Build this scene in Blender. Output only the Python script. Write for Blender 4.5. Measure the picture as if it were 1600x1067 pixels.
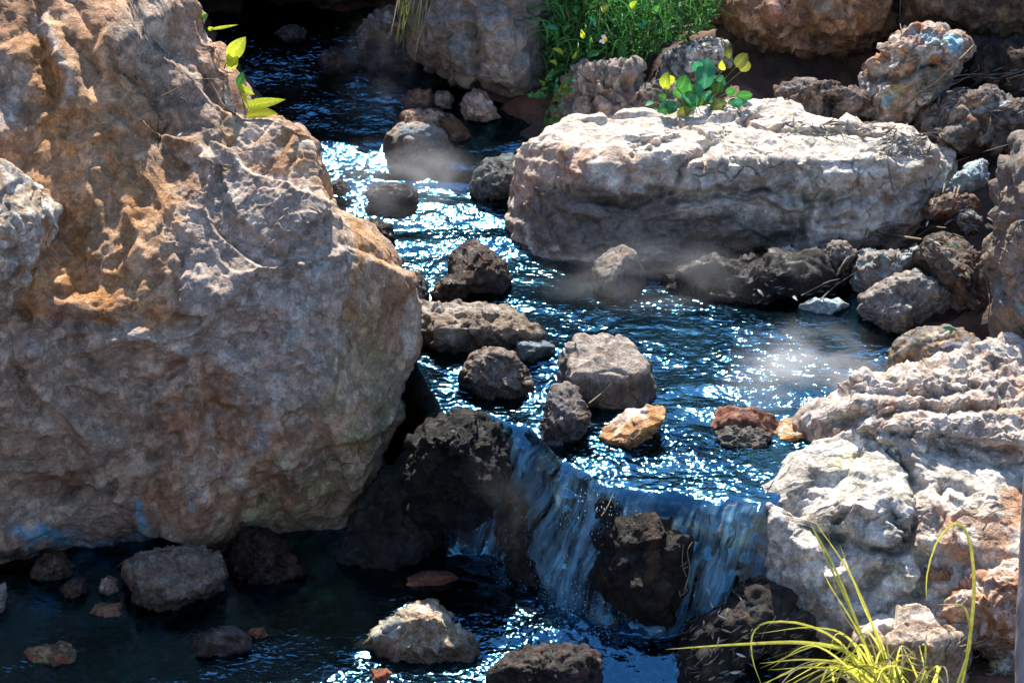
import bpy, math, random
import numpy as np
from mathutils import Vector, Matrix

for o in list(bpy.data.objects):
    bpy.data.objects.remove(o)
SC = bpy.context.scene
COL = SC.collection

# ------------------------------------------------------------------ camera
PITCH = math.radians(27.0)
FPX = 3763.0                      # focal length in photo pixels (1600 wide)
CAM = np.array([0.0, -6.772, 3.45])
FW = np.array([0, math.cos(PITCH), -math.sin(PITCH)])
UP = np.array([0, math.sin(PITCH), math.cos(PITCH)])
RT = np.array([1.0, 0, 0])
TC = -FW                          # towards the camera
cd = bpy.data.cameras.new("camera")
cam = bpy.data.objects.new("camera", cd)
COL.objects.link(cam)
cam.location = CAM
cam.rotation_euler = (math.pi / 2 - PITCH, 0, 0)
cd.sensor_width = 36.0
cd.lens = 36.0 * FPX / 1600.0
cd.clip_start = 0.05
cd.clip_end = 1000
cd.dof.use_dof = True
cd.dof.focus_distance = 7.3
cd.dof.aperture_fstop = 16
SC.camera = cam

# ------------------------------------------------------------------ light
SUN_EL, SUN_AZ = math.radians(50), math.radians(-3)     # behind the stream, almost straight ahead
w = bpy.data.worlds.new("World")
SC.world = w
w.use_nodes = True
wn = w.node_tree
sky = wn.nodes.new("ShaderNodeTexSky")
sky.sky_type = 'NISHITA'
sky.sun_disc = False
sky.sun_elevation = SUN_EL
sky.sun_rotation = SUN_AZ
sky.air_density = 1.0
sky.dust_density = 0.05
sky.ozone_density = 3.0
bg = wn.nodes["Background"]
bg.inputs[1].default_value = 0.12
wn.links.new(sky.outputs[0], bg.inputs[0])
sd = bpy.data.lights.new("sun", 'SUN')
sd.energy = 4.6
sd.angle = math.radians(0.55)
sd.color = (1.0, 0.94, 0.86)
sun = bpy.data.objects.new("sun", sd)
COL.objects.link(sun)
LDIR = Vector((math.cos(SUN_EL) * math.sin(SUN_AZ), math.cos(SUN_EL) * math.cos(SUN_AZ), math.sin(SUN_EL)))
sun.rotation_euler = LDIR.to_track_quat('Z', 'Y').to_euler()
sun.location = (3, 5, 8)
vs = SC.view_settings
vs.view_transform = 'Standard'
vs.look = 'None'
vs.gamma = 1.0
vs.use_curve_mapping = False
vs.exposure = 1.45
SC.cycles.use_denoising = True
SC.cycles.max_bounces = 8
SC.cycles.transparent_max_bounces = 16
SC.cycles.caustics_reflective = False
SC.cycles.caustics_refractive = False
SC.cycles.sample_clamp_indirect = 4.0

# ------------------------------------------------------------------ pixel helpers (modelling aids)
def ray(px, py):
    return FW + RT * ((px - 800) / FPX) + UP * ((533.5 - py) / FPX)
def P(px, py, z):                  # point at height z seen at that photo pixel
    d = ray(px, py)
    return CAM + d * ((z - CAM[2]) / d[2])
def W(px, py, D):                  # point at forward distance D
    return CAM + ray(px, py) * D
def depth(p):
    return float(np.dot(np.asarray(p) - CAM, FW))
def proj(p):
    r = p - CAM
    d = r @ FW
    return 800 + FPX * (r @ RT) / d, 533.5 - FPX * (r @ UP) / d

# ------------------------------------------------------------------ noise (numpy)
def _h(ix, iy, iz, seed):
    with np.errstate(over='ignore'):
        h = (ix.astype(np.uint32) * np.uint32(374761393) + iy.astype(np.uint32) * np.uint32(668265263)
             + iz.astype(np.uint32) * np.uint32(2147483647) + np.uint32((seed * 1274126177) & 0xffffffff))
        h = (h ^ (h >> np.uint32(13))) * np.uint32(1274126177)
        return h ^ (h >> np.uint32(16))
_G = np.random.RandomState(5).normal(size=(256, 3))
_G /= np.linalg.norm(_G, axis=1)[:, None]
_G = (_G * 1.5).astype(np.float32)
_GX, _GY, _GZ = [np.ascontiguousarray(_G[:, k]) for k in range(3)]
CH_N = 16384
def _perlin(p, seed):
    fx, fy, fz = p[:, 0], p[:, 1], p[:, 2]
    ix, iy, iz = np.floor(fx), np.floor(fy), np.floor(fz)
    fx, fy, fz = fx - ix, fy - iy, fz - iz
    ux, uy, uz = [t * t * t * (t * (t * 6 - 15) + 10) for t in (fx, fy, fz)]
    m32 = np.uint32(0xffffffff)
    def mul(i, k):
        return i.astype(np.int32).view(np.uint32) * np.uint32(k)
    hx = mul(ix, 374761393) + np.uint32((seed * 1274126177 + 12345) & 0xffffffff)
    hy = mul(iy, 668265263)
    hz = mul(iz, 2147483629)
    hx = (hx, hx + np.uint32(374761393)); hy = (hy, hy + np.uint32(668265263)); hz = (hz, hz + np.uint32(2147483629))
    gx = (fx, fx - 1); gy = (fy, fy - 1); gz = (fz, fz - 1)
    r = []
    for a in (0, 1):
        for b in (0, 1):
            hab = hx[a] + hy[b]
            for c in (0, 1):
                h = hab + hz[c]
                h = (h ^ (h >> np.uint32(15))) * np.uint32(2246822519)
                h = h >> np.uint32(24)
                r.append(_GX[h] * gx[a] + _GY[h] * gy[b] + _GZ[h] * gz[c])
    r = [r[k] + uz * (r[k + 1] - r[k]) for k in (0, 2, 4, 6)]
    r = [r[k] + uy * (r[k + 1] - r[k]) for k in (0, 2)]
    return r[0] + ux * (r[1] - r[0])
def perlin(p, seed=0):
    p = np.asarray(p, np.float32)
    n = len(p)
    if n <= CH_N:
        return _perlin(p, seed)
    out = np.empty(n, np.float32)
    for k in range(0, n, CH_N):
        out[k:k + CH_N] = _perlin(p[k:k + CH_N], seed)
    return out
def fbm(p, octv=4, seed=0, gain=.5, lac=2.03):
    a, s, r = 1.0, 1.0, 0
    for k in range(octv):
        r = r + a * perlin(p * s + 17.3 * k, seed + k)
        a *= gain
        s *= lac
    return r
def ridged(p, octv=4, seed=0, gain=.5, lac=2.03):
    a, s, r = 1.0, 1.0, 0
    for k in range(octv):
        r = r + a * (1 - 2.2 * np.abs(perlin(p * s + 9.1 * k, seed + k)))
        a *= gain
        s *= lac
    return r
def worley(p, seed=0, tilt=False):
    p = np.asarray(p, np.float32)
    n = len(p)
    if n > CH_N:
        r = [worley(p[k:k + CH_N], seed, tilt) for k in range(0, n, CH_N)]
        return tuple(np.concatenate([q[j] for q in r]) for j in range(3))
    i = np.floor(p).astype(np.int32)
    f1 = np.full(len(p), 9., np.float32)
    f2 = f1.copy()
    cid = np.zeros(len(p), np.float32)
    bo = np.zeros((len(p), 3), np.float32)
    for dx in (-1, 0, 1):
        for dy in (-1, 0, 1):
            for dz in (-1, 0, 1):
                c = i + np.array([dx, dy, dz], np.int32)
                h = _h(c[:, 0], c[:, 1], c[:, 2], seed)
                ox = (h & 1023).astype(np.float32) / 1023
                oy = ((h >> np.uint32(10)) & 1023).astype(np.float32) / 1023
                oz = ((h >> np.uint32(20)) & 1023).astype(np.float32) / 1023
                vx, vy, vz = c[:, 0] + ox - p[:, 0], c[:, 1] + oy - p[:, 1], c[:, 2] + oz - p[:, 2]
                d = np.sqrt(vx * vx + vy * vy + vz * vz).astype(np.float32)
                m = d < f1
                f2 = np.where(m, f1, np.minimum(f2, d))
                cid = np.where(m, (h % np.uint32(997)).astype(np.float32) / 997, cid)
                f1 = np.where(m, d, f1)
                if tilt:
                    bo[m, 0] = vx[m]; bo[m, 1] = vy[m]; bo[m, 2] = vz[m]
    if tilt:
        cid = np.sin(cid * 91) * bo[:, 0] + np.sin(cid * 57 + 1) * bo[:, 1] + np.sin(cid * 131 + 2) * bo[:, 2]
    return f1, f2, cid.astype(np.float32)
def chips(p, seed):
    f1, f2, t = worley(p, seed, True)
    return t * sstep(0, .10, f2 - f1)
def sstep(a, b, x):
    t = np.clip((x - a) / (b - a), 0, 1)
    return t * t * (3 - 2 * t)

# ------------------------------------------------------------------ mesh helpers
def mesh_np(name, verts, faces, smooth=True):
    """faces: (n,3) or (n,4) int array"""
    me = bpy.data.meshes.new(name)
    faces = np.asarray(faces, dtype=np.int32)
    k = faces.shape[1]
    me.vertices.add(len(verts))
    me.vertices.foreach_set("co", np.asarray(verts, np.float32).ravel())
    me.loops.add(faces.size)
    me.loops.foreach_set("vertex_index", faces.ravel())
    me.polygons.add(len(faces))
    me.polygons.foreach_set("loop_start", np.arange(0, faces.size, k, dtype=np.int32))
    me.polygons.foreach_set("loop_total", np.full(len(faces), k, np.int32))
    me.polygons.foreach_set("use_smooth", np.full(len(faces), smooth, bool))
    me.update(calc_edges=True)
    return me
def set_attr(me, name, arr):
    a = me.attributes.new(name, 'FLOAT_COLOR', 'POINT')
    arr = np.asarray(arr, np.float32)
    if arr.shape[1] == 3:
        arr = np.concatenate([arr, np.ones((len(arr), 1), np.float32)], 1)
    a.data.foreach_set("color", arr.ravel())
def link(name, me, mat=None, loc=(0, 0, 0), parent=None, label=None, cat=None, group=None, kind=None):
    ob = bpy.data.objects.new(name, me)
    COL.objects.link(ob)
    ob.location = loc
    if parent is not None:
        ob.parent = parent
    if mat is not None and me is not None:
        me.materials.append(mat)
    if label: ob["label"] = label
    if cat: ob["category"] = cat
    if group: ob["group"] = group
    if kind: ob["kind"] = kind
    return ob
_cs = {}
def cubesphere(n):
    if n in _cs:
        return _cs[n]
    t = np.tan(np.linspace(-1, 1, n + 1) * math.pi / 4)
    a, b = np.meshgrid(t, t, indexing='ij')
    one = np.ones_like(a)
    vs_, fs, off = [], [], 0
    idx = np.arange((n + 1) ** 2).reshape(n + 1, n + 1)
    q = np.stack([idx[:-1, :-1], idx[1:, :-1], idx[1:, 1:], idx[:-1, 1:]], -1).reshape(-1, 4)
    for f in ((one, a, b), (-one, b, a), (b, one, a), (a, -one, b), (a, b, one), (b, a, -one)):
        vs_.append(np.stack(f, -1).reshape(-1, 3))
        fs.append(q + off)
        off += (n + 1) ** 2
    v = np.concatenate(vs_)
    f = np.concatenate(fs)
    v /= np.linalg.norm(v, axis=1)[:, None]
    key = np.round(v * 1e5).astype(np.int64)
    key = (key[:, 0] + 200000) * 10 ** 12 + (key[:, 1] + 200000) * 10 ** 6 + key[:, 2] + 200000
    _, first, inv = np.unique(key, return_index=True, return_inverse=True)
    _cs[n] = (v[first], inv.ravel()[f])
    return _cs[n]
def vnormals(v, f):
    a, b, c, d = v[f[:, 0]], v[f[:, 1]], v[f[:, 2]], v[f[:, 3]]
    fn = np.cross(c - a, d - b)
    n = np.zeros_like(v)
    for k in range(4):
        for ax in range(3):
            n[:, ax] += np.bincount(f[:, k], fn[:, ax], minlength=len(v))
    l = np.linalg.norm(n, axis=1)
    return n / np.maximum(l, 1e-12)[:, None]
def polydist(x, y, pts):
    """distance to a polyline, signed side, param 0..1"""
    pts = np.asarray(pts, float)
    best = np.full(len(x), 1e9)
    side = np.zeros(len(x))
    par = np.zeros(len(x))
    L = len(pts) - 1
    if L == 0:
        return np.hypot(x - pts[0, 0], y - pts[0, 1]), side, par
    for k in range(L):
        ax, ay = pts[k]
        bx, by = pts[k + 1] - pts[k]
        t = np.clip(((x - ax) * bx + (y - ay) * by) / (bx * bx + by * by + 1e-9), 0, 1)
        d = np.hypot(x - ax - t * bx, y - ay - t * by)
        s = np.sign((x - ax) * by - (y - ay) * bx)      # + : right hand of the direction on screen is negative y-down aware
        m = d < best
        best = np.where(m, d, best)
        side = np.where(m, s, side)
        par = np.where(m, (k + t) / L, par)
    return best, side, par
def inpoly(x, y, poly):
    poly = np.asarray(poly, float)
    ins = np.zeros(len(x), bool)
    j = len(poly) - 1
    for i in range(len(poly)):
        xi, yi = poly[i]; xj, yj = poly[j]
        c = ((yi > y) != (yj > y)) & (x < (xj - xi) * (y - yi) / (yj - yi + 1e-12) + xi)
        ins ^= c
        j = i
    return ins

# ------------------------------------------------------------------ materials
def newmat(name):
    m = bpy.data.materials.new(name)
    m.use_nodes = True
    nt = m.node_tree
    for n in list(nt.nodes):
        nt.nodes.remove(n)
    out = nt.nodes.new("ShaderNodeOutputMaterial")
    return m, nt, out
def nd(nt, t, ins=None, **kw):
    n = nt.nodes.new(t)
    for k, v in kw.items():
        setattr(n, k, v)
    if ins:
        for k, v in ins.items():
            if hasattr(v, 'is_output') or isinstance(v, bpy.types.NodeSocket):
                nt.links.new(v, n.inputs[k])
            else:
                n.inputs[k].default_value = v
    return n
def mathn(nt, op, a, b=None, c=None, clamp=False):
    ins = {0: a}
    if b is not None: ins[1] = b
    if c is not None: ins[2] = c
    n = nd(nt, "ShaderNodeMath", ins, operation=op)
    n.use_clamp = clamp
    return n.outputs[0]

def rock_material(name, bump=1.0, rough=0.85):
    m, nt, out = newmat(name)
    at = nd(nt, "ShaderNodeAttribute", attribute_name="col")
    tc = nd(nt, "ShaderNodeTexCoord")
    O = tc.outputs["Object"]
    n1 = nd(nt, "ShaderNodeTexNoise", {"Vector": O, "Scale": 38.0, "Detail": 8.0, "Roughness": 0.7})
    n2 = nd(nt, "ShaderNodeTexNoise", {"Vector": O, "Scale": 160.0, "Detail": 6.0, "Roughness": 0.75})
    v1 = nd(nt, "ShaderNodeTexVoronoi", {"Vector": O, "Scale": 120.0})
    r1 = nd(nt, "ShaderNodeMapRange", {0: n1.outputs[0], 1: 0.3, 2: 0.7, 3: 0.6, 4: 1.38})
    r2 = nd(nt, "ShaderNodeMapRange", {0: n2.outputs[0], 1: 0.3, 2: 0.7, 3: 0.6, 4: 1.4})
    k = mathn(nt, 'MULTIPLY', r1.outputs[0], r2.outputs[0])
    col = nd(nt, "ShaderNodeVectorMath", {0: at.outputs["Color"], "Scale": k}, operation='SCALE')
    # wet = alpha: darker, glossier stone
    wet = at.outputs["Alpha"]
    hs = nd(nt, "ShaderNodeVectorMath", {0: col.outputs[0], "Scale": mathn(nt, 'MULTIPLY_ADD', wet, -0.62, 1.0)}, operation='SCALE')
    h = mathn(nt, 'ADD', mathn(nt, 'MULTIPLY', n1.outputs[0], 0.6), mathn(nt, 'MULTIPLY', n2.outputs[0], 0.35))
    h = mathn(nt, 'ADD', h, mathn(nt, 'MULTIPLY', v1.outputs["Distance"], 0.05))
    n3 = nd(nt, "ShaderNodeTexNoise", {"Vector": O, "Scale": 11.0, "Detail": 9.0, "Roughness": 0.66})
    fis = mathn(nt, 'ABSOLUTE', mathn(nt, 'SUBTRACT', n3.outputs[0], .5))
    fis = mathn(nt, 'MINIMUM', mathn(nt, 'MULTIPLY', fis, 9.0), .5)
    h = mathn(nt, 'ADD', h, mathn(nt, 'MULTIPLY', fis, .8))
    b = nd(nt, "ShaderNodeBump", {"Height": h, "Strength": 0.75 * bump, "Distance": 0.012})
    rg = mathn(nt, 'MULTIPLY_ADD', wet, -0.55, rough)
    p = nd(nt, "ShaderNodeBsdfPrincipled", {"Base Color": hs.outputs[0], "Roughness": rg, "Normal": b.outputs[0]})
    p.inputs["Specular IOR Level"].default_value = 0.18
    nt.links.new(p.outputs[0], out.inputs[0])
    return m
ROCK = rock_material("rock_stone")
ROCK_ROUGH = rock_material("rock_rough", 1.4, 0.9)
ROCK_SMOOTH = rock_material("rock_river_worn", 0.6, 0.8)

# ------------------------------------------------------------------ stone colours (albedo)
GREY = (.27, .25, .235); WARM = (.30, .23, .18); BROWN = (.25, .15, .095); DBROWN = (.11, .07, .05)
ORANGE = (.46, .22, .085); RUST = (.33, .13, .06); CREAM = (.58, .50, .42); PALE = (.62, .58, .52)
WHITE = (.74, .71, .66); PINK = (.46, .30, .24); OLIVE = (.27, .235, .12); DARK = (.06, .05, .045)
SLATE = (.17, .19, .21); BLUEST = (.12, .30, .42); BLUEG = (.30, .40, .44); LICH = (.40, .44, .22); MOSS = (.10, .13, .04)
BLACK = (.025, .022, .02); DGREY = (.13, .12, .115); TAN = (.38, .28, .19); RED = (.24, .08, .05); OCHRE = (.50, .29, .11)

from concurrent.futures import ThreadPoolExecutor
POOL = ThreadPoolExecutor(4)
JOBS = []
def rock(*a, **k):
    JOBS.append(POOL.submit(rock_job, *a, **k))
def rock_job(name, label, cat, outline, base, thick, seed, pal, n=40, e=2.3, facets=(), nf=5, style='craggy', amp=1.0,
         sculpt=(), paint=(), wetz=None, mat=None, back=0.6, tb=None, lump=.12, group=None, fine=1.0, cut=(.62, .92), colscale=1.0, planes=(), tone=1.0):
    """outline: photo pixels of the silhouette; base=(px,py,z): where its foot meets ground or water;
    thick: half thickness (m) towards the camera; the body stands `back`*thick behind its foot."""
    rs = np.random.RandomState(seed)
    D = depth(P(*base)) + back * thick
    s = D / FPX
    ol = np.asarray(outline, float)
    cx, cy = (ol.min(0) + ol.max(0)) / 2
    if len(ol) > 4:
        cx, cy = .5 * cx + .5 * ol[:, 0].mean(), .5 * cy + .5 * ol[:, 1].mean()
    # outline radius per angle
    NB = 240
    ang = (np.arange(NB) + .5) / NB * 2 * math.pi - math.pi
    R = np.zeros(NB)
    for k in range(len(ol)):
        ax, ay = ol[k][0] - cx, cy - ol[k][1]
        bx, by = ol[(k + 1) % len(ol)][0] - cx, cy - ol[(k + 1) % len(ol)][1]
        dx, dy = np.cos(ang), np.sin(ang)
        ex, ey = bx - ax, by - ay
        den = dx * ey - dy * ex
        with np.errstate(divide='ignore', invalid='ignore'):
            t = (ax * ey - ay * ex) / den
            u = (ax * dy - ay * dx) / den
        ok = (np.abs(den) > 1e-9) & (u >= -1e-6) & (u <= 1 + 1e-6) & (t > 0)
        R = np.where(ok, np.maximum(R, np.where(ok, t, 0)), R)
    R = np.where(R <= 0, R[R > 0].mean(), R)
    R = (np.roll(R, 1) + 2 * R + np.roll(R, -1)) / 4 * s
    r0 = R.mean()
    d, f = cubesphere(n)
    # gather more vertices on the side that faces the photographer
    st = d[:, :2] / (1 + d[:, 2:3] + 1e-6) * .62
    st = np.clip(st, -1e4, 1e4)
    s2 = (st ** 2).sum(1)
    d = np.stack([2 * st[:, 0], 2 * st[:, 1], 1 - s2], 1) / (1 + s2)[:, None]
    rho = np.hypot(d[:, 0], d[:, 1])
    ph = np.arctan2(d[:, 1], d[:, 0])
    q = (rho ** e + np.abs(d[:, 2]) ** e) ** (-1 / e)
    pt = d * q[:, None]
    pt *= (1 + lump * fbm(d * 1.4 + seed * 3.7, 3, seed))[:, None]
    def Rat(a):
        x = (a + math.pi) / (2 * math.pi) * NB - .5
        i = np.floor(x).astype(int)
        return R[i % NB] * (1 - (x - i)) + R[(i + 1) % NB] * (x - i)
    rr = Rat(ph)
    L = pt.copy()
    L[:, 0] *= rr
    L[:, 1] *= rr
    tb = thick if tb is None else tb
    L[:, 2] *= np.where(L[:, 2] > 0, thick, tb)
    # facets
    B = np.stack([RT, UP, TC])           # rows: local axes in world
    fl = [(B @ (np.array(nw, float) / np.linalg.norm(nw)), fr) for nw, fr in facets]
    for k in range(nf):
        v = rs.normal(size=3)
        v[2] = abs(v[2]) * .9
        fl.append((v / np.linalg.norm(v), rs.uniform(*cut)))
    for nw, (qx, qy), off in planes:      # cuts through a given point of the face
        nl = B @ (np.array(nw, float) / np.linalg.norm(nw))
        q0 = np.array([(qx - cx) * s, (cy - qy) * s, off])
        over = np.maximum((L - q0) @ nl, 0)
        L -= nl[None] * (over * .95)[:, None]
    for nl, fr in fl:
        dd = L @ nl
        c = dd.max() * fr
        over = np.maximum(dd - c, 0)
        L -= nl[None] * (over * .94)[:, None]
    # restore the silhouette
    ph2 = np.arctan2(L[:, 1], L[:, 0])
    rad = np.hypot(L[:, 0], L[:, 1])
    NB2 = 72 if n < 60 else 120
    bi = np.floor((ph2 + math.pi) / (2 * math.pi) * NB2).astype(int) % NB2
    mx = np.zeros(NB2)
    np.maximum.at(mx, bi, rad)
    mx[mx <= 0] = r0
    mx = (np.roll(mx, 1) + mx * 2 + np.roll(mx, -1)) / 4
    x = (ph2 + math.pi) / (2 * math.pi) * NB2 - .5
    i = np.floor(x).astype(int)
    m2 = mx[i % NB2] * (1 - (x - i)) + mx[(i + 1) % NB2] * (x - i)
    k2 = np.clip(Rat(ph2) / m2, .6, 1.8)
    L[:, 0] *= k2
    L[:, 1] *= k2
    C0 = W(cx, cy, D)
    Wd = L @ B                            # world, relative to centre
    N = vnormals(Wd, f)
    Q = Wd + rs.uniform(-50, 50, 3)
    a0 = amp * min(r0, .45)
    ab = amp * fine * min(1.0, .25 + r0 / .3)
    rs_ = min(1.0, (r0 / .42) ** 1.3)
    if style == 'craggy':
        wv = np.stack([fbm(Q / r0 * 2 + 5, 2, seed + 31), fbm(Q / r0 * 2 + 9, 2, seed + 32), fbm(Q / r0 * 2 + 14, 2, seed + 33)], 1)
        Qw = Q + wv * r0 * .22
        h = a0 * (.10 * fbm(Q / r0 * 1.6, 3, seed + 1) + .03 * ridged(Qw / r0 * 2.6, 3, seed + 2) + .20 * chips(Qw / r0 * 1.7, seed + 3) + .06 * chips(Qw / r0 * 4.2 + 3, seed + 7)) + ab * rs_ * .012 * chips(Q / .055, seed + 9)
    elif style == 'smooth':
        h = a0 * (.09 * fbm(Q / r0 * 1.3, 3, seed + 1) + .012 * ridged(Q / r0 * 4, 3, seed + 2) + .10 * chips(Q / r0 * 1.6, seed + 3))
    elif style == 'layered':
        Qz = Q * np.array([.5, .5, 2.6])
        f1, f2, cid = worley(Qz / r0 * 1.6, seed + 3)
        wv = .05 * np.stack([fbm(Q * 9 + 5, 3, seed + 31), fbm(Q * 9 + 9, 3, seed + 32), fbm(Q * 9 + 14, 3, seed + 33)], 1)
        k1, k2_, _ = worley((Q + wv) * np.array([1, 1, 1.8]) / .17, seed + 34)
        crk = (1 - sstep(0, .07, k2_ - k1)) * sstep(-.1, .25, fbm(Q * 5, 2, seed + 35))
        h = a0 * (.08 * fbm(Q / r0 * 1.4, 3, seed + 1) + .045 * ridged(Qz / r0 * 2.5, 4, seed + 2) + .10 * (cid - .5) * sstep(0, .1, f2 - f1) + .10 * chips(Q / r0 * 3, seed + 7)) + ab * rs_ * .012 * chips(Q / .06, seed + 9) - ab * rs_ * .03 * crk
    else:                                 # pitted
        f1, f2, cid = worley(Q / r0 * 4.5, seed + 3)
        g1, _, _ = worley(Q / .045, seed + 8)
        h = a0 * (.11 * fbm(Q / r0 * 1.6, 3, seed + 1) + .04 * ridged(Q / r0 * 2.8, 3, seed + 2) + .03 * (.5 - f1) + .05 * fbm(Q / r0 * 5, 3, seed + 4) + .06 * chips(Q / r0 * 3, seed + 7)) + ab * rs_ * .010 * chips(Q / .05, seed + 9) - ab * .004 * (1 - sstep(.15, .5, g1))
    h = h + ab * (.35 + .65 * rs_) * (.006 * fbm(Q * 22, 3, seed + 5) + .0028 * ridged(Q * 48, 3, seed + 6))
    Vw = Wd + N * h[:, None]
    world = Vw + C0
    # sculpted features
    if len(sculpt) or len(paint):
        X, Y = proj(world)
        wx = X + 9 * fbm(Q * 9, 3, seed + 40) + 3 * fbm(Q * 40, 2, seed + 42)
        wy = Y + 9 * fbm(Q * 9 + 7, 3, seed + 41) + 3 * fbm(Q * 40 + 3, 2, seed + 43)
        front = sstep(-.3, .15, N @ TC)
        hh = np.zeros(len(world))
        for st in sculpt:
            kind, pts, r, am = st[:4]
            dd, sd_, pr = polydist(wx, wy, pts)
            fade = np.clip(np.minimum(pr, 1 - pr) * 6, 0, 1) ** .6 if len(pts) > 1 else 1
            if kind == 'ridge':
                hh += am * np.exp(-(dd / r) ** 2) * fade
            elif kind == 'sharp':
                hh += am * np.maximum(0, 1 - dd / r) * fade
            elif kind == 'step':          # raised on the side `sd_>0`, falling off with distance r
                sg = dd * sd_
                prof = np.where(sg > 0, np.exp(-sg / r), 0) * sstep(-2, 5, sg)
                hh += am * prof * fade
            elif kind == 'crack':
                jit = .6 + .8 * np.clip(fbm(Q * 14, 2, seed + 44) + .5, 0, 1)
                hh -= 1.5 * am * np.exp(-(dd / (r * jit)) ** 2) * fade
        world = world + (TC[None] * .7 + N * .3) * (hh * front)[:, None]
    # colour
    Qc = Q * colscale
    sc_ = max(r0, .12)
    c1 = np.array(pal[0]); c2 = np.array(pal[1 % len(pal)]); c3 = np.array(pal[2 % len(pal)]); c4 = np.array(pal[3 % len(pal)])
    b1 = sstep(-.15, .35, fbm(Qc / sc_ * 1.7 + 3, 5, seed + 11, .6))[:, None]
    b2 = sstep(.02, .4, fbm(Qc / sc_ * 2.9 + 8, 5, seed + 12, .62))[:, None]
    b3 = sstep(.12, .42, fbm(Qc / sc_ * 4.6 + 1, 5, seed + 13, .65))[:, None]
    col = c1 * (1 - b1) + c2 * b1
    col = col * (1 - b2) + c3 * b2
    col = col * (1 - b3) + c4 * b3
    wet = np.zeros(len(world))
    if len(paint):
        nb = fbm(Q * 16, 5, seed + 21, .65)
        for pc, pts, r, stn in paint:
            dd, _, _ = polydist(wx, wy, pts)
            if len(pts) > 2 and pts[0] == pts[-1]:
                dd = np.where(inpoly(wx, wy, pts), -dd, dd)
            m = np.clip(sstep(1.0, -.2, dd / r + .75 * nb), 0, 1) * stn
            if pc == 'wet':
                wet = np.maximum(wet, m)
            else:
                col = col * (1 - m[:, None]) + np.array(pc) * m[:, None]
    col *= (1 + .22 * fbm(Q * 30, 4, seed + 15, .6))[:, None]
    col = np.clip(col * tone * np.array([1.03, .98, .90]), .008, .85)
    if wetz is not None:
        wz = world[:, 2] + .035 * fbm(Q * 7, 3, seed + 22)
        wet = np.maximum(wet, sstep(wetz + .11, wetz + .07, wz))
    org = C0.copy()
    org[2] = world[:, 2].min()
    return name, label, cat, group, mat, org, world, f, np.concatenate([col, wet[:, None]], 1)
CLOUD = []                                # surface points, to rest small things on
def flush_rocks():
    for j in JOBS:
        name, label, cat, group, mat, org, world, f, ca = j.result()
        me = mesh_np(name, world - org, f)
        set_attr(me, "col", ca)
        link(name, me, mat or ROCK, org, None, label, cat, group)
        CLOUD.append(world.astype(np.float32))
    JOBS.clear()

# ------------------------------------------------------------------ the stream: levels
Z_LOW = -0.40
def lip_y(x):
    return np.interp(x, [-.9, -.6, -.32, -.2, -.05, .06, .14, .26, .52, .72, .82, .95, 1.3], [.9, .5, -.1, -.46, -.50, -.56, -.76, -.88, -.95, -.98, -.85, -.5, -.1])
def up_z(y):                             # level of the upper stream
    return np.interp(y, [-1.5, .35, .50, .60, .70, .78, .90, .95, 1.06, 1.15, 1.32, 1.55, 2.4, 3.2, 6], [0, 0, .004, .008, .031, .034, .061, .064, .089, .094, .132, .15, .23, .30, .5])
def low_z(x, y):
    z = np.full_like(x, Z_LOW)
    z = z + .16 * sstep(.42, .72, x) - .5 * sstep(.70, .86, x)
    return z - .10 * sstep(-1.12, -1.3, y) * sstep(.12, .3, x)

# channel outline on the water plane (world x, y), from pixels at the local level
CH = [(-420, 1200, Z_LOW), (-420, 800, Z_LOW), (250, 800, Z_LOW), (540, 720, -.2), (630, 590, 0), (600, 430, 0), (500, 280, .08), (400, 120, .2), (300, -40, .27),
      (560, -45, .27), (640, 60, .24), (800, 190, .16), (800, 300, .1), (795, 400, .02), (960, 388, 0), (1280, 392, 0), (1360, 490, 0), (1410, 570, 0), (1330, 630, 0),
      (1270, 720, 0), (1190, 830, -.05), (1190, 905, -.28), (1090, 985, -.38), (1050, 1100, -.42), (1050, 1200, Z_LOW)]
CHW = np.array([P(*c)[:2] for c in CH])

def terrain_z(x, y):
    p = np.stack([x, y, np.zeros_like(x)], 1)
    ly = lip_y(x) + .10
    t = sstep(0, .16, ly - y)
    zw = up_z(y) * (1 - t) + low_z(x, y) * t
    d, _, _ = polydist(x, y, np.vstack([CHW, CHW[:1]]))
    ins = inpoly(x, y, CHW)
    d = np.where(ins, -d, d)
    n1 = fbm(p * 1.7, 4, 71)
    n2 = fbm(p * 9, 4, 72)
    z = zw - .085 + .03 * n1 + .02 * n2
    bank = np.clip(d + .03, 0, None)
    lowf = sstep(-.25, -.75, y) * sstep(.3, .7, x)          # low ground in the right foreground
    z = z + np.where(bank > 0, .05 * sstep(0, .08, bank) + np.minimum(bank, .9) * (.42 + .25 * n1) * (1 - lowf) * (1 - .72 * sstep(.0, .35, x) * sstep(.1, .5, y)), 0)
    z = z * (1 - lowf * sstep(0, .1, bank)) + lowf * sstep(0, .1, bank) * (-.42 + .02 * n1 + .01 * n2 + .10 * sstep(.9, 1.3, x))
    # gorge: wall and hillside added behind, shaped to shade the stream; slopes to both sides
    yy = y + .25 * fbm(p * 1.1, 3, 74) + .10 * n2
    yy = yy - .7 * sstep(-.1, .9, x)
    z = z + 1.7 * sstep(2.45, 2.95, yy) + np.clip(yy - 2.9, 0, 14) * .62 * (1 + .25 * n1)
    z = z + np.clip(-x - 2.6, 0, 8) * .7 + np.clip(x - 2.9, 0, 9) * .35
    return z

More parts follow.
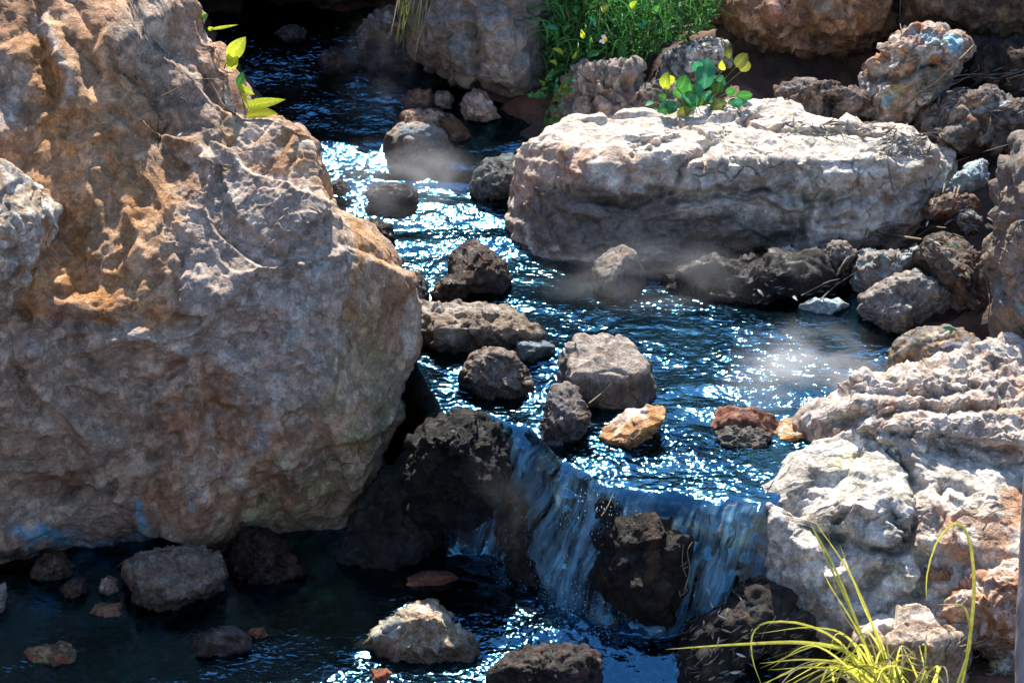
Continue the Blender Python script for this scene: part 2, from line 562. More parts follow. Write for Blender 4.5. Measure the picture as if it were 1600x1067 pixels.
# ------------------------------------------------------------------ ground sheet
def build_ground():
    xs = np.concatenate([-np.geomspace(180, 2.6, 26), np.linspace(-2.5, 2.5, 230), np.geomspace(2.6, 180, 26)])
    ys = np.concatenate([-np.geomspace(180, 2.1, 20), np.linspace(-2.0, 3.6, 260), np.geomspace(3.65, 180, 34)])
    gx, gy = np.meshgrid(xs, ys, indexing='ij')
    x, y = gx.ravel(), gy.ravel()
    z = terrain_z(x, y)
    z = np.minimum(z, 16)
    p3 = np.stack([x, y, z], 1)
    near = (np.abs(x) < 3) & (np.abs(y) < 4)
    z = z + np.where(near, .012 * ridged(p3 * 11, 3, 80) + .006 * fbm(p3 * 34, 3, 81), 0)
    idx = np.arange(len(x)).reshape(gx.shape)
    f = np.stack([idx[:-1, :-1], idx[1:, :-1], idx[1:, 1:], idx[:-1, 1:]], -1).reshape(-1, 4)
    me = mesh_np("stream_bed", np.stack([x, y, z], 1), f)
    m, nt, out = newmat("dark_earth")
    tc = nd(nt, "ShaderNodeTexCoord")
    n1 = nd(nt, "ShaderNodeTexNoise", {"Vector": tc.outputs["Object"], "Scale": 3.0, "Detail": 8.0, "Roughness": .65})
    n2 = nd(nt, "ShaderNodeTexNoise", {"Vector": tc.outputs["Object"], "Scale": 40.0, "Detail": 8.0, "Roughness": .7})
    cr = nd(nt, "ShaderNodeValToRGB", {0: n1.outputs[0]})
    e = cr.color_ramp.elements
    e[0].position, e[0].color = .32, (.026, .018, .013, 1)
    e[1].position, e[1].color = .7, (.24, .11, .055, 1)
    el = cr.color_ramp.elements.new(.52); el.color = (.10, .05, .03, 1)
    mx = nd(nt, "ShaderNodeVectorMath", {0: cr.outputs[0], "Scale": mathn(nt, 'MULTIPLY_ADD', n2.outputs[0], 1.6, .2)}, operation='SCALE')
    b = nd(nt, "ShaderNodeBump", {"Height": n2.outputs[0], "Strength": .8, "Distance": .02})
    pb = nd(nt, "ShaderNodeBsdfPrincipled", {"Base Color": mx.outputs[0], "Roughness": .8, "Normal": b.outputs[0]})
    nt.links.new(pb.outputs[0], out.inputs[0])
    link("stream_bed", me, m, kind="structure")
    return np.stack([x, y, z], 1)[near & (y > -1.9)]
GROUND_PTS = build_ground()

# ------------------------------------------------------------------ water
def water_material():
    m, nt, out = newmat("stream_water")
    at = nd(nt, "ShaderNodeAttribute", attribute_name="col")     # r: foam, g: film whiteness
    tc = nd(nt, "ShaderNodeTexCoord")
    sep = nd(nt, "ShaderNodeSeparateColor", {0: at.outputs["Color"]})
    mp = nd(nt, "ShaderNodeMapping", {0: tc.outputs["Object"], 3: (40, 62, 40)})
    n1 = nd(nt, "ShaderNodeTexNoise", {"Vector": mp.outputs[0], "Scale": 1.0, "Detail": 1.5, "Roughness": .5})
    n1.inputs["Distortion"].default_value = .5
    b = nd(nt, "ShaderNodeBump", {"Height": n1.outputs[0], "Strength": mathn(nt, 'MULTIPLY', sep.outputs[2], .62, clamp=True), "Distance": .0085})
    fr = nd(nt, "ShaderNodeFresnel", {"IOR": 2.95, "Normal": b.outputs[0]})
    tr = nd(nt, "ShaderNodeBsdfTransparent", {"Color": (.72, .64, .55, 1)})
    gl = nd(nt, "ShaderNodeBsdfGlossy", {"Color": (.22, .66, 1, 1), "Roughness": .085, "Normal": b.outputs[0]})
    fk = mathn(nt, 'MULTIPLY', fr.outputs[0], mathn(nt, 'MULTIPLY_ADD', sep.outputs[1], -.85, 1.0))
    mix = nd(nt, "ShaderNodeMixShader", {0: fk, 1: tr.outputs[0], 2: gl.outputs[0]})
    df = nd(nt, "ShaderNodeBsdfDiffuse", {"Color": (.42, .80, 1, 1), "Roughness": .5, "Normal": b.outputs[0]})
    tl = nd(nt, "ShaderNodeBsdfTranslucent", {"Color": (.45, .80, 1, 1)})
    fm = nd(nt, "ShaderNodeMixShader", {0: .6, 1: df.outputs[0], 2: tl.outputs[0]})
    fl = nd(nt, "ShaderNodeAttribute", attribute_name="flow")
    fs = nd(nt, "ShaderNodeSeparateXYZ", {0: fl.outputs["Vector"]})
    sv = nd(nt, "ShaderNodeCombineXYZ", {0: mathn(nt, 'MULTIPLY', fs.outputs[0], 46.0), 1: mathn(nt, 'MULTIPLY', fs.outputs[1], 1.7)})
    s1 = nd(nt, "ShaderNodeTexNoise", {"Vector": sv.outputs[0], "Scale": 1.0, "Detail": 5.0, "Roughness": .68})
    sv2 = nd(nt, "ShaderNodeCombineXYZ", {0: mathn(nt, 'MULTIPLY', fs.outputs[0], 13.0), 1: mathn(nt, 'MULTIPLY', fs.outputs[1], 3.0)})
    s2 = nd(nt, "ShaderNodeTexNoise", {"Vector": sv2.outputs[0], "Scale": 1.0, "Detail": 2.0})
    m1 = nd(nt, "ShaderNodeMapRange", {0: s1.outputs[0], 1: .40, 2: .60, 3: 0.0, 4: 1.0})
    m2 = nd(nt, "ShaderNodeMapRange", {0: s2.outputs[0], 1: .34, 2: .54, 3: 0.3, 4: 1.0})
    strands = mathn(nt, 'MULTIPLY', mathn(nt, 'MULTIPLY', m1.outputs[0], m2.outputs[0]), fs.outputs[2])
    fine_ = nd(nt, "ShaderNodeTexNoise", {"Vector": tc.outputs["Object"], "Scale": 160.0, "Detail": 3.0})
    m3 = nd(nt, "ShaderNodeMapRange", {0: fine_.outputs[0], 1: .42, 2: .62, 3: 0.0, 4: 1.0})
    fo = mathn(nt, 'ADD', mathn(nt, 'MULTIPLY', sep.outputs[0], m3.outputs[0]), strands, clamp=True)
    mix2 = nd(nt, "ShaderNodeMixShader", {0: fo, 1: mix.outputs[0], 2: fm.outputs[0]})
    nt.links.new(mix2.outputs[0], out.inputs[0])
    return m
WATER = water_material()

def build_water():
    nx = 390
    xs = np.linspace(-1.75, 1.55, nx)
    # rows follow the flow: upstream -> lip -> fall -> pool
    ya = np.linspace(2.75, 0, 210)            # fixed y upstream
    nb, nf_, nc = 130, 60, 110
    LY = lip_y(xs) + .035 * fbm(np.stack([xs * 8, 0 * xs, 0 * xs], 1), 3, 150)
    rows_y, rows_z, rows_t, rows_f = [], [], [], []
    for yv in ya:
        rows_t.append(np.zeros(nx)); rows_y.append(np.full(nx, yv)); rows_f.append(np.zeros(nx)); rows_z.append(np.full(nx, float(up_z(yv))))
    for k in range(1, nb + 1):                # level pool to the lip
        t = k / nb
        rows_t.append(np.zeros(nx)); rows_y.append(t * LY); rows_f.append(np.zeros(nx)); rows_z.append(np.zeros(nx))
    lowz = low_z(xs, LY - .15)
    for k in range(1, nf_ + 1):               # parabola-like fall
        t = k / nf_
        rows_t.append(np.full(nx, t)); rows_y.append(LY - .15 * t ** .62)
        rows_z.append(lowz * (t ** 1.35 * (1 - .12 * t * (1 - t))))
        rows_f.append(np.full(nx, 1.0 * min(1, t * 5) * min(1, (1 - t) * 8 + .25)))
    for k in range(1, nc + 1):
        t = k / nc
        yy = (LY - .15) * (1 - t) + (-1.75) * t
        rows_t.append(np.ones(nx)); rows_y.append(yy); rows_z.append(low_z(xs, yy)); rows_f.append(np.zeros(nx))
    Y = np.array(rows_y); Z = np.array(rows_z); F = np.array(rows_f); TT = np.array(rows_t).ravel()
    X = np.broadcast_to(xs, Y.shape).copy()
    S = np.zeros_like(Y)
    S[1:] = np.cumsum(np.hypot(np.diff(Y, axis=0), np.diff(Z, axis=0)), 0)
    v = np.stack([X.ravel(), Y.ravel(), Z.ravel()], 1)
    idx = np.arange(len(v)).reshape(Y.shape)
    f = np.stack([idx[:-1, :-1], idx[1:, :-1], idx[1:, 1:], idx[:-1, 1:]], -1).reshape(-1, 4)
    N = vnormals(v, f)
    N[N[:, 2] < 0] *= -1
    s = -(Y + Z).ravel(); x = X.ravel(); ff = F.ravel(); y = Y.ravel(); z = Z.ravel()
    # local flow direction coordinates, warped
    q = np.stack([x, s, np.zeros_like(x)], 1)
    wp = np.stack([fbm(q * 3.1, 3, 101), fbm(q * 3.1 + 5, 3, 102), np.zeros_like(x)], 1) * .10
    qa = q + wp
    def rip(sx, sy, seed):
        return perlin(qa * np.array([sx, sy, 1.0]) + seed * 1.37, seed)
    big = fbm(q * np.array([5., 6., 1]), 2, 110)
    h = .0036 * (1 - 2 * np.abs(rip(9, 16, 1))) + .0036 * (1 - 2 * np.abs(rip(17, 30, 2))) + .0020 * rip(30, 46, 3)
    h += .006 * big
    # where the water is lively and where it lies calm
    px, py = proj(v)
    live = np.full(len(v), .9)
    def blob(cx, cy, rx, ry, val):
        nonlocal live
        g = np.exp(-((px - cx) / rx) ** 2 - ((py - cy) / ry) ** 2)
        live = live * (1 - g) + val * g
    blob(1300, 510, 150, 60, .3)
    blob(950, 430, 160, 40, .35)
    blob(200, 960, 420, 130, .16)
    blob(450, 900, 200, 60, .15)
    blob(630, 300, 120, 80, .5)
    blob(1190, 645, 110, 50, .55)
    blob(1050, 710, 150, 40, 1.4)
    blob(780, 1000, 160, 60, 2.8)
    blob(480, 110, 160, 90, 1.5)
    blob(430, 1015, 130, 40, .9)
    blob(120, 985, 60, 14, .7)
    live *= .42 + 1.15 * np.clip(fbm(q * np.array([3.0, 3.6, 1]), 3, 115) + .42, 0, 1.1)
    h *= live
    g1 = np.exp(-((px - 1190) / 110) ** 2 - ((py - 640) / 48) ** 2)
    h += g1 * .0068 * np.sin(y * 2 * math.pi / .15 + 2.2 * fbm(q * 3.5, 2, 141) + x * 3)
    h += g1 * .14 * (y + .43)
    g2 = np.exp(-((px - 640) / 130) ** 2 - ((py - 310) / 100) ** 2)
    h += g2 * .0036 * np.sin(y * 2 * math.pi / .13 + 2.5 * fbm(q * 4, 2, 142))
    # falling water: strands along the flow
    tt = TT
    xd = x + .12 * tt + .02 * fbm(np.stack([x * 6, tt * 2, 0 * x], 1), 2, 120)
    st = .014 * fbm(np.stack([xd * 22, tt * 1.6, 0 * x], 1), 3, 121) + .0035 * fbm(np.stack([xd * 80, tt * 2.5, 0 * x], 1), 2, 122) + .03 * fbm(np.stack([x * 7, tt * 2.2, 0 * x], 1), 3, 123)
    h = h * (1 - .75 * ff) + st * ff
    # plunge-pool chop
    dl = np.clip((lip_y(x) - .15 - y), 0, 9)
    plunge = np.exp(-(dl / .16) ** 2) * (y < lip_y(x) - .14) * sstep(-.35, 0, x) * sstep(.75, .45, x)
    h += plunge * .010 * fbm(q * 26, 3, 125)
    foam = np.zeros(len(v))
    stream = np.exp(-((xd - .25) / .12) ** 2) + .75 * np.exp(-((xd - .62) / .11) ** 2) + np.exp(-((xd - .05) / .055) ** 2)
    sn = sstep(-.05, .5, fbm(np.stack([xd * 55, tt * 1.3, 0 * x], 1), 4, 131, .65) + .10 + .25 * (stream - .6))
    gap = sstep(-.35, .25, fbm(np.stack([xd * 16, tt * 3.0, 0 * x], 1), 3, 132))
    foam = np.zeros(len(v))
    flow = np.stack([xd, tt, ff * np.clip(stream * 1.3, 0, 1), 0 * x], 1)
    thin = ff * (1 - .55 * np.clip(stream, 0, 1))
    foam = np.maximum(foam, plunge * .6 * sstep(.05, .6, fbm(q * 22, 2, 133, .6) + .2) * np.exp(-((x - .08) / .22) ** 2))
    v = v + N * h[:, None]
    me = mesh_np("water", v, f)
    set_attr(me, "col", np.stack([np.clip(foam, 0, 1), thin, np.clip(live * (1 - .7 * ff), 0, 3)], 1))
    set_attr(me, "flow", flow)
    link("water", me, WATER, kind="structure")
build_water()

# ================================================================== ROCKS
# --- the big boulder on the left
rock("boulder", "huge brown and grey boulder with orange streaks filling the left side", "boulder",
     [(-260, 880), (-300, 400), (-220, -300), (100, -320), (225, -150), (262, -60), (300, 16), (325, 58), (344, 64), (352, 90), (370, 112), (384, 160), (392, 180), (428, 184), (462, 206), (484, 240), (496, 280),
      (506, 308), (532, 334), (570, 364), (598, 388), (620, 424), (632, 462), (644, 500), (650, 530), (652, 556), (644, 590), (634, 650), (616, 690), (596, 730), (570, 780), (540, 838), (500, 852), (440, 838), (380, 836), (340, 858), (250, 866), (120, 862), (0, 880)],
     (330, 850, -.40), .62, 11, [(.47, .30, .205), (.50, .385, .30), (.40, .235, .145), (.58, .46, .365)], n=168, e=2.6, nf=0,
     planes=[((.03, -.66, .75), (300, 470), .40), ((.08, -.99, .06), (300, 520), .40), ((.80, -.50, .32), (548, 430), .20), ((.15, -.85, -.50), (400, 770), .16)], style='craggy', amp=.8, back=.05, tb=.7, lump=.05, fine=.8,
     sculpt=[
         ('step', [(600, 380), (470, 420), (420, 390), (394, 368), (363, 337), (350, 302), (346, 267), (315, 250)][::-1], 60, .030),
         ('step', [(530, 333), (521, 315), (482, 302), (438, 285), (398, 271), (372, 245), (330, 215)], 120, .040),
         ('step', [(381, 184), (350, 171), (315, 136), (280, 105), (236, 74), (210, 35), (190, -10)], 90, .045),
         ('ridge', [(521, 324), (525, 372), (543, 416), (538, 464), (530, 527), (521, 615), (495, 667)], 32, .035),
         ('step', [(495, 667), (521, 615), (530, 527), (540, 440), (524, 340)], 110, .02),
         ('ridge', [(57, 20), (92, 79), (109, 118), (105, 160), (95, 190)], 13, .035),
         ('ridge', [(20, 60), (40, 130), (45, 160)], 22, .04),
         ('crack', [(65, 0), (60, 60), (75, 130), (80, 180)], 10, .03),
         ('ridge', [(115, 100), (140, 190), (150, 260), (200, 320), (215, 380), (180, 440)], 10, .026),
         ('ridge', [(150, 150), (165, 240), (190, 270), (205, 300), (200, 350), (170, 400)], 12, .030),
         ('ridge', [(180, 190), (210, 240), (230, 290)], 9, .022),
         ('ridge', [(120, 210), (135, 280), (160, 340), (155, 390)], 10, .020),
         ('ridge', [(265, 290), (262, 340), (250, 400), (275, 480)], 10, .018),
         ('crack', [(170, 60), (185, 110), (240, 160), (260, 190), (250, 220), (225, 200)], 6, .022),
         ('crack', [(95, 50), (130, 90), (150, 100)], 5, .015),
         ('crack', [(100, 330), (110, 400), (120, 470)], 30, .05),
         ('crack', [(275, 385), (283, 410), (272, 440), (276, 530)], 6, .018),
         ('crack', [(290, 75), (310, 110), (330, 140), (345, 165)], 6, .02),
         ('crack', [(262, 240), (275, 270), (290, 250)], 12, .02),
         ('ridge', [(195, 520), (235, 528), (285, 545), (292, 560)], 20, .04),
         ('crack', [(205, 590), (250, 600), (290, 570)], 9, .025),
         ('ridge', [(310, 540), (350, 570), (375, 610), (390, 640)], 26, .035),
         ('crack', [(230, 640), (300, 620), (380, 645)], 8, .02),
         ('ridge', [(300, 610), (300, 680), (270, 740), (265, 800)], 24, .03),
         ('ridge', [(360, 650), (370, 700), (350, 760)], 22, .022),
         ('crack', [(300, 660), (250, 720), (240, 800), (260, 850)], 16, .03),
         ('step', [(360, 775), (400, 768), (440, 742), (515, 700), (580, 690), (640, 640)], 70, .05),
         ('crack', [(370, 785), (440, 752), (515, 708), (580, 700)], 14, .04),
         ('ridge', [(440, 800), (510, 760), (560, 740)], 28, .04),
         ('ridge', [(570, 480), (600, 560), (600, 640)], 30, .02),
         ('crack', [(545, 470), (535, 520), (545, 560)], 8, .02),
         ('crack', [(0, 470), (60, 500), (130, 505), (190, 515)], 9, .03),
         ('ridge', [(50, 520), (60, 560)], 40, .025),
         ('crack', [(95, 750), (110, 770)], 22, .03),
         ('crack', [(165, 760), (175, 775)], 16, .025),
     ],
     paint=[
         ((.52, .29, .14), [(30, 50), (150, 50), (230, 170), (272, 330), (250, 470), (50, 480), (85, 300), (30, 50)], 40, .65),
         ((.47, .40, .35), [(290, 400), (340, 270), (520, 330), (540, 420), (510, 560), (480, 640), (400, 620), (300, 500), (290, 400)], 40, .85),
         ((.43, .345, .28), [(10, 540), (120, 530), (170, 620), (190, 760), (210, 820), (0, 830), (10, 540)], 50, .75),
         ((.36, .29, .235), [(200, 30), (280, 90), (330, 160), (390, 230), (330, 230), (240, 150), (200, 30)], 26, .7),
         ((.52, .25, .09), [(70, 80), (80, 180), (110, 260), (100, 420), (40, 470)], 34, .75),
         ((.50, .24, .09), [(150, 170), (180, 260), (210, 320), (190, 420), (160, 500)], 22, .7),
         ((.50, .23, .08), [(110, 370), (130, 440), (230, 490), (270, 500)], 26, .6),
         ((.60, .36, .18), [(450, 215), (500, 290), (590, 380), (632, 450)], 20, .6),
         (OCHRE, [(352, 176), (362, 220)], 14, .75),
         (OCHRE, [(556, 352), (560, 400), (552, 450), (548, 500)], 16, .85),
         ((.42, .26, .15), [(590, 400), (600, 450), (580, 520)], 34, .7),
         ((.40, .33, .19), [(570, 560), (600, 640), (540, 720), (470, 790), (400, 820)], 62, .85),
         ((.36, .33, .17), [(520, 570), (510, 640), (540, 660)], 22, .55),
         ((.36, .32, .18), [(480, 690), (430, 720)], 16, .4),
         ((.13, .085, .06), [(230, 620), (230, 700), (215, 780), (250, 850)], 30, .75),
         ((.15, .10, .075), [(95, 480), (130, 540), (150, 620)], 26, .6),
         ((.22, .12, .07), [(70, 740), (120, 760)], 30, .7),
         ((.64, .57, .50), [(60, 30), (95, 85), (108, 120), (106, 150)], 10, .9),
         ((.62, .56, .50), [(0, 90), (30, 120), (40, 150), (0, 190)], 26, .8),
         ((.62, .58, .52), [(200, 520), (250, 530), (285, 548)], 16, .85),
         ((.58, .54, .50), [(350, 535), (385, 570)], 10, .6),
         ((.60, .58, .56), [(325, 640), (340, 680)], 12, .7),
         ((.55, .55, .56), [(470, 470), (455, 520), (440, 600), (420, 660), (400, 700)], 20, .6),
         ((.60, .58, .58), [(500, 430), (530, 410)], 22, .6),
         ((.70, .62, .53), [(372, 245), (398, 271), (438, 285), (482, 302), (524, 316)], 8, .6),  # this stroke and the next two paint the ridges' lit edges pale
         ((.68, .60, .52), [(330, 232), (350, 290), (363, 337), (420, 390)], 7, .55),
         ((.66, .60, .54), [(210, 35), (236, 74), (280, 105), (318, 138), (350, 171)], 8, .5),
         ((.20, .10, .065), [(210, 570), (250, 590), (280, 560)], 16, .6),
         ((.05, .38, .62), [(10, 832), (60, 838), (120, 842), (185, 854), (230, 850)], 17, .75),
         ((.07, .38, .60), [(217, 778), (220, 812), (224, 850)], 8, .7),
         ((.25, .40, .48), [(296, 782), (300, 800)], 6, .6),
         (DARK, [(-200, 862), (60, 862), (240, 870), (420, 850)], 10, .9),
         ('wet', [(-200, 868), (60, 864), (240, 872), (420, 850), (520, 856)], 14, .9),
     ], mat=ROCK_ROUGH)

rock("rock", "angular cream block wedged against the left edge of the huge boulder", "rock",
     [(-90, 230), (0, 248), (24, 262), (52, 290), (82, 322), (78, 352), (62, 400), (48, 440), (30, 478), (0, 490), (-80, 500)],
     (10, 800, -.40), .20, 12, [PALE, (.5, .42, .33), WHITE, (.45, .33, .22)], n=50, nf=4, facets=[((.7, -.3, .65), .55), ((.35, -.9, -.1), .6)], style='craggy', amp=.45, back=-3,
     paint=[((.45, .25, .10), [(40, 470), (66, 400), (80, 345)], 9, .9), ((.22, .19, .17), [(-10, 300), (16, 330), (20, 420), (0, 470)], 16, .75)], mat=ROCK_ROUGH)  # dark stroke paints in the shading of the left face

# --- back of the scene
rock("boulder", "black shaded boulder overhanging the stream at the top edge", "boulder",  # added boulder, there to block light
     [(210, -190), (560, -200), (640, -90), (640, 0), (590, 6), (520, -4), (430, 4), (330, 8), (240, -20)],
     (430, 15, .28), .55, 21, [BLACK, DARK, BLACK, (.04, .03, .025)], n=33, nf=6, back=.3, amp=.8)  # added, mostly out of view, to block light; black like deep shade
rock("rock", "small craggy grey rock in the mist left of the tall grey boulder", "rock",
     [(560, 95), (566, 52), (582, 28), (600, 14), (626, 10), (650, 40), (652, 110), (600, 118)], (600, 108, .24), .16, 22, [DGREY, GREY, DARK, DGREY], n=28, nf=6, wetz=.24)
rock("boulder", "tall grey boulder with dark notch standing over the upper stream", "boulder",
     [(618, -40), (632, 30), (648, 80), (690, 108), (716, 114), (732, 132), (770, 150), (806, 166), (832, 166), (850, 130), (858, 80), (872, 20), (900, -60), (860, -130), (700, -140)],
     (760, 175, .20), .40, 23, [(.25, .225, .215), (.31, .285, .27), (.20, .19, .185), (.27, .235, .215)], tone=0.85, n=72, nf=4, facets=[((.2, -.95, .1), .72), ((-.7, -.6, .1), .8), ((.1, -.5, -.85), .6)], style='craggy', amp=.7, back=.55,
     sculpt=[('crack', [(724, 0), (732, 40), (742, 90), (735, 130)], 9, .035), ('crack', [(790, 10), (830, 20), (832, 45)], 7, .02), ('ridge', [(660, 20), (690, 60), (715, 100)], 26, .04), ('ridge', [(750, 40), (800, 80), (820, 130)], 40, .03)],
     paint=[((.15, .20, .23), [(690, 60), (712, 90), (718, 108)], 22, .7), ((.19, .21, .19), [(650, 0), (680, 40)], 26, .5), ((.34, .32, .31), [(760, 20), (800, 70)], 30, .4)])
rock("rock", "small reddish stone under the tall grey boulder, left of a grey cobble", "stone",
     [(630, 152), (645, 142), (668, 140), (680, 150), (678, 172), (650, 178), (632, 170)], (655, 172, .18), .06, 24, [PINK, RUST, BROWN, PINK], n=14, wetz=.15, style='smooth')
rock("rock", "small grey cobble behind the round grey rock, beneath the tall boulder", "stone",
     [(674, 152), (684, 144), (700, 143), (708, 154), (704, 170), (680, 172)], (690, 170, .18), .05, 25, [GREY, WARM, GREY, DGREY], n=14, style='smooth')
rock("rock", "pointed grey stone under the overhang of the tall grey boulder", "stone",
     [(720, 170), (724, 150), (740, 144), (756, 146), (770, 162), (780, 184), (752, 190), (728, 186)], (750, 188, .17), .07, 26, [GREY, PINK, PALE, GREY], n=19, nf=7)
rock("rock", "low brown slab lying just behind the round grey rock", "rock",
     [(612, 200), (620, 180), (650, 171), (690, 172), (722, 190), (740, 214), (720, 222), (640, 222)], (680, 218, .16), .10, 27, [BROWN, PINK, WARM, DBROWN], n=24, nf=4, style='smooth', wetz=.15, paint=[(ORANGE, [(700, 190), (728, 212)], 6, .8)])
rock("rock", "round grey rock with bluish top beside the upper glittering water", "rock",
     [(596, 232), (604, 212), (622, 197), (650, 190), (680, 192), (698, 206), (706, 232), (696, 256), (650, 262), (606, 256)], (650, 243, .14), .13, 28, [GREY, WARM, (.33, .31, .26), GREY], n=33, nf=3, style='smooth', amp=.8, wetz=.10,
     paint=[((.12, .19, .25), [(630, 205), (660, 204), (676, 214)], 14, .8)])
rock("rock", "wet bluish rock at the waterline against the flat boulder's left end", "rock",
     [(735, 300), (738, 268), (762, 250), (800, 243), (830, 250), (836, 310), (800, 320), (750, 315)], (780, 305, .09), .14, 29, [SLATE, GREY, BLUEG, DGREY], n=28, nf=4, style='smooth', wetz=.14, paint=[('wet', [(750, 290), (800, 285)], 22, .8)])
rock("rock", "dark stone awash in the brightest upper glitter", "stone",
     [(570, 302), (582, 290), (606, 285), (636, 287), (654, 298), (650, 314), (600, 320), (576, 316)], (612, 310, .10), .06, 30, [DARK, DBROWN, DGREY, DARK], n=19, style='smooth', wetz=.2)
rock("rock", "dark stone half under water below the boulder's right shoulder", "stone",
     [(558, 360), (566, 346), (590, 340), (612, 352), (618, 374), (600, 386), (570, 380)], (588, 372, .06), .07, 31, [DARK, DGREY, DBROWN, DARK], n=19, style='smooth', wetz=.2)
rock("rock", "tiny dark stone peeking out between big boulder and upper glitter", "stone",
     [(512, 292), (522, 282), (540, 282), (548, 296), (536, 306), (516, 304)], (530, 300, .11), .04, 32, [DARK, DGREY, DARK], n=14, style='smooth', wetz=.2)
rock("rock", "dark brown rounded rock standing in the rapids left of the flat boulder", "rock",
     [(700, 420), (704, 398), (722, 382), (744, 376), (766, 392), (790, 412), (800, 438), (786, 460), (740, 466), (706, 450)], (750, 450, .03), .12, 33, [DBROWN, DGREY, (.16, .13, .11), BROWN], tone=0.8, n=35, nf=5, wetz=.06, style='smooth',
     paint=[(GREY, [(722, 400), (740, 392)], 16, .7)])
rock("rock", "small dark rock just upstream of the long slab", "stone",
     [(676, 462), (684, 442), (704, 430), (726, 434), (734, 456), (724, 474), (690, 476)], (706, 468, .02), .08, 34, [DARK, DBROWN, DGREY, BROWN], n=22, wetz=.08)
rock("rock", "narrow grey stone squeezed between the huge boulder and rapids", "stone",
     [(630, 440), (640, 424), (656, 426), (668, 450), (666, 476), (640, 480)], (655, 470, .02), .08, 35, [DGREY, GREY, DARK], n=20, wetz=.08)
rock("rock", "faint dark stone in the black water at the top of the stream", "stone",
     [(432, 52), (440, 42), (462, 38), (478, 48), (476, 62), (446, 66)], (455, 60, .24), .06, 36, [DGREY, SLATE, DARK], n=14, style='smooth', wetz=.3)
rock("rock", "dim brownish stone in the shaded upper stream below the overhang", "stone",
     [(496, 96), (506, 80), (524, 74), (544, 86), (552, 104), (540, 116), (506, 114)], (524, 110, .23), .07, 37, [DGREY, DBROWN, DARK], n=16, style='smooth', wetz=.28)

# --- flat boulder, right of centre
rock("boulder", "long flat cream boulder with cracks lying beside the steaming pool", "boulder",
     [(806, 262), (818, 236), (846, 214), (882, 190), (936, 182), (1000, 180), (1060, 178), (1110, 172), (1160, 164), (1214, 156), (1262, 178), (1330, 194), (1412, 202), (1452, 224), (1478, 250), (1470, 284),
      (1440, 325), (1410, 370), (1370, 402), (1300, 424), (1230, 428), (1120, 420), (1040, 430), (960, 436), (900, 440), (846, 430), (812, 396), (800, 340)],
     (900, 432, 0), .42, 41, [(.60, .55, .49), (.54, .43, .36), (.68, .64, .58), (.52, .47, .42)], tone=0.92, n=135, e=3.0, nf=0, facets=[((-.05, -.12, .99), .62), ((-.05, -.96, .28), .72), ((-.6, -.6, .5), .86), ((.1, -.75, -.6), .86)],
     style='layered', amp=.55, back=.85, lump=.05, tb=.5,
     sculpt=[('crack', [(886, 312), (940, 316), (1000, 318), (1040, 300), (1062, 296)], 6, .035), ('crack', [(1064, 300), (1060, 262), (1090, 240), (1140, 210)], 6, .03), ('crack', [(985, 250), (990, 230), (1060, 215)], 5, .025),
             ('step', [(1060, 330), (1120, 306), (1180, 312), (1250, 340), (1280, 350)], 40, .04), ('crack', [(1040, 318), (1110, 302), (1190, 300), (1270, 310), (1330, 300)], 8, .045),
             ('crack', [(1050, 372), (1110, 380), (1180, 390), (1270, 366)], 14, .05), ('crack', [(1266, 300), (1262, 340), (1256, 370)], 6, .04), ('ridge', [(1110, 330), (1140, 350), (1170, 370)], 16, .03),
             ('ridge', [(1290, 340), (1330, 330)], 18, .04), ('ridge', [(1270, 364), (1330, 350)], 14, .03), ('crack', [(1290, 322), (1360, 312)], 7, .04), ('crack', [(1270, 346), (1340, 340)], 6, .03),
             ('crack', [(1140, 280), (1200, 290), (1230, 276)], 12, .03), ('crack', [(1140, 182), (1190, 200), (1290, 208), (1390, 205)], 5, .02), ('ridge', [(1180, 250), (1260, 260)], 30, .02), ('crack', [(1280, 260), (1276, 290), (1300, 310)], 6, .03),
             ('crack', [(1380, 330), (1440, 290), (1480, 260)], 18, .05), ('ridge', [(850, 250), (960, 235), (1050, 200)], 30, .02)],
     paint=[((.46, .30, .23), [(820, 250), (870, 240), (900, 260), (830, 300)], 30, .75), ((.50, .33, .22), [(880, 250), (960, 240), (1030, 262)], 14, .6), ((.12, .10, .088), [(860, 300), (960, 300), (1060, 320), (1250, 330), (1240, 400), (1000, 400), (830, 390), (815, 330), (860, 300)], 26, .85),  # last stroke darkens the front: its shade put into the colour
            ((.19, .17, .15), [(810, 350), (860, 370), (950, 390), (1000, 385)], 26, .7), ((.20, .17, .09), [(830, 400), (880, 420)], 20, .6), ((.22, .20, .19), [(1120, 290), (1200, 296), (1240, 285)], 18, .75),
            ((.66, .62, .56), [(1070, 330), (1130, 320), (1260, 345)], 18, .8), ((.66, .60, .52), [(940, 195), (1060, 195), (1180, 200), (1260, 215), (1360, 240)], 26, .6), ((.30, .17, .10), [(1330, 290), (1370, 300), (1400, 310)], 22, .7),
            ((.33, .20, .13), [(1280, 320), (1350, 300)], 14, .5), ((.36, .37, .18), [(1262, 280), (1260, 310)], 8, .5), ((.52, .53, .47), [(1260, 220), (1400, 225), (1440, 250)], 22, .5),
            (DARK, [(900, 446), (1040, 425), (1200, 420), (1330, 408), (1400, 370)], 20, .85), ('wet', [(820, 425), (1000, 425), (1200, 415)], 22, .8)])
rock("rock", "rounded grey stone half hidden in steam at the foot of the flat boulder", "rock",
     [(924, 440), (930, 410), (948, 390), (972, 384), (996, 400), (1010, 430), (1004, 462), (970, 476), (936, 470)], (965, 462, 0), .13, 42, [GREY, WARM, GREY, DGREY], tone=0.75, n=31, nf=3, style='smooth', wetz=.0)
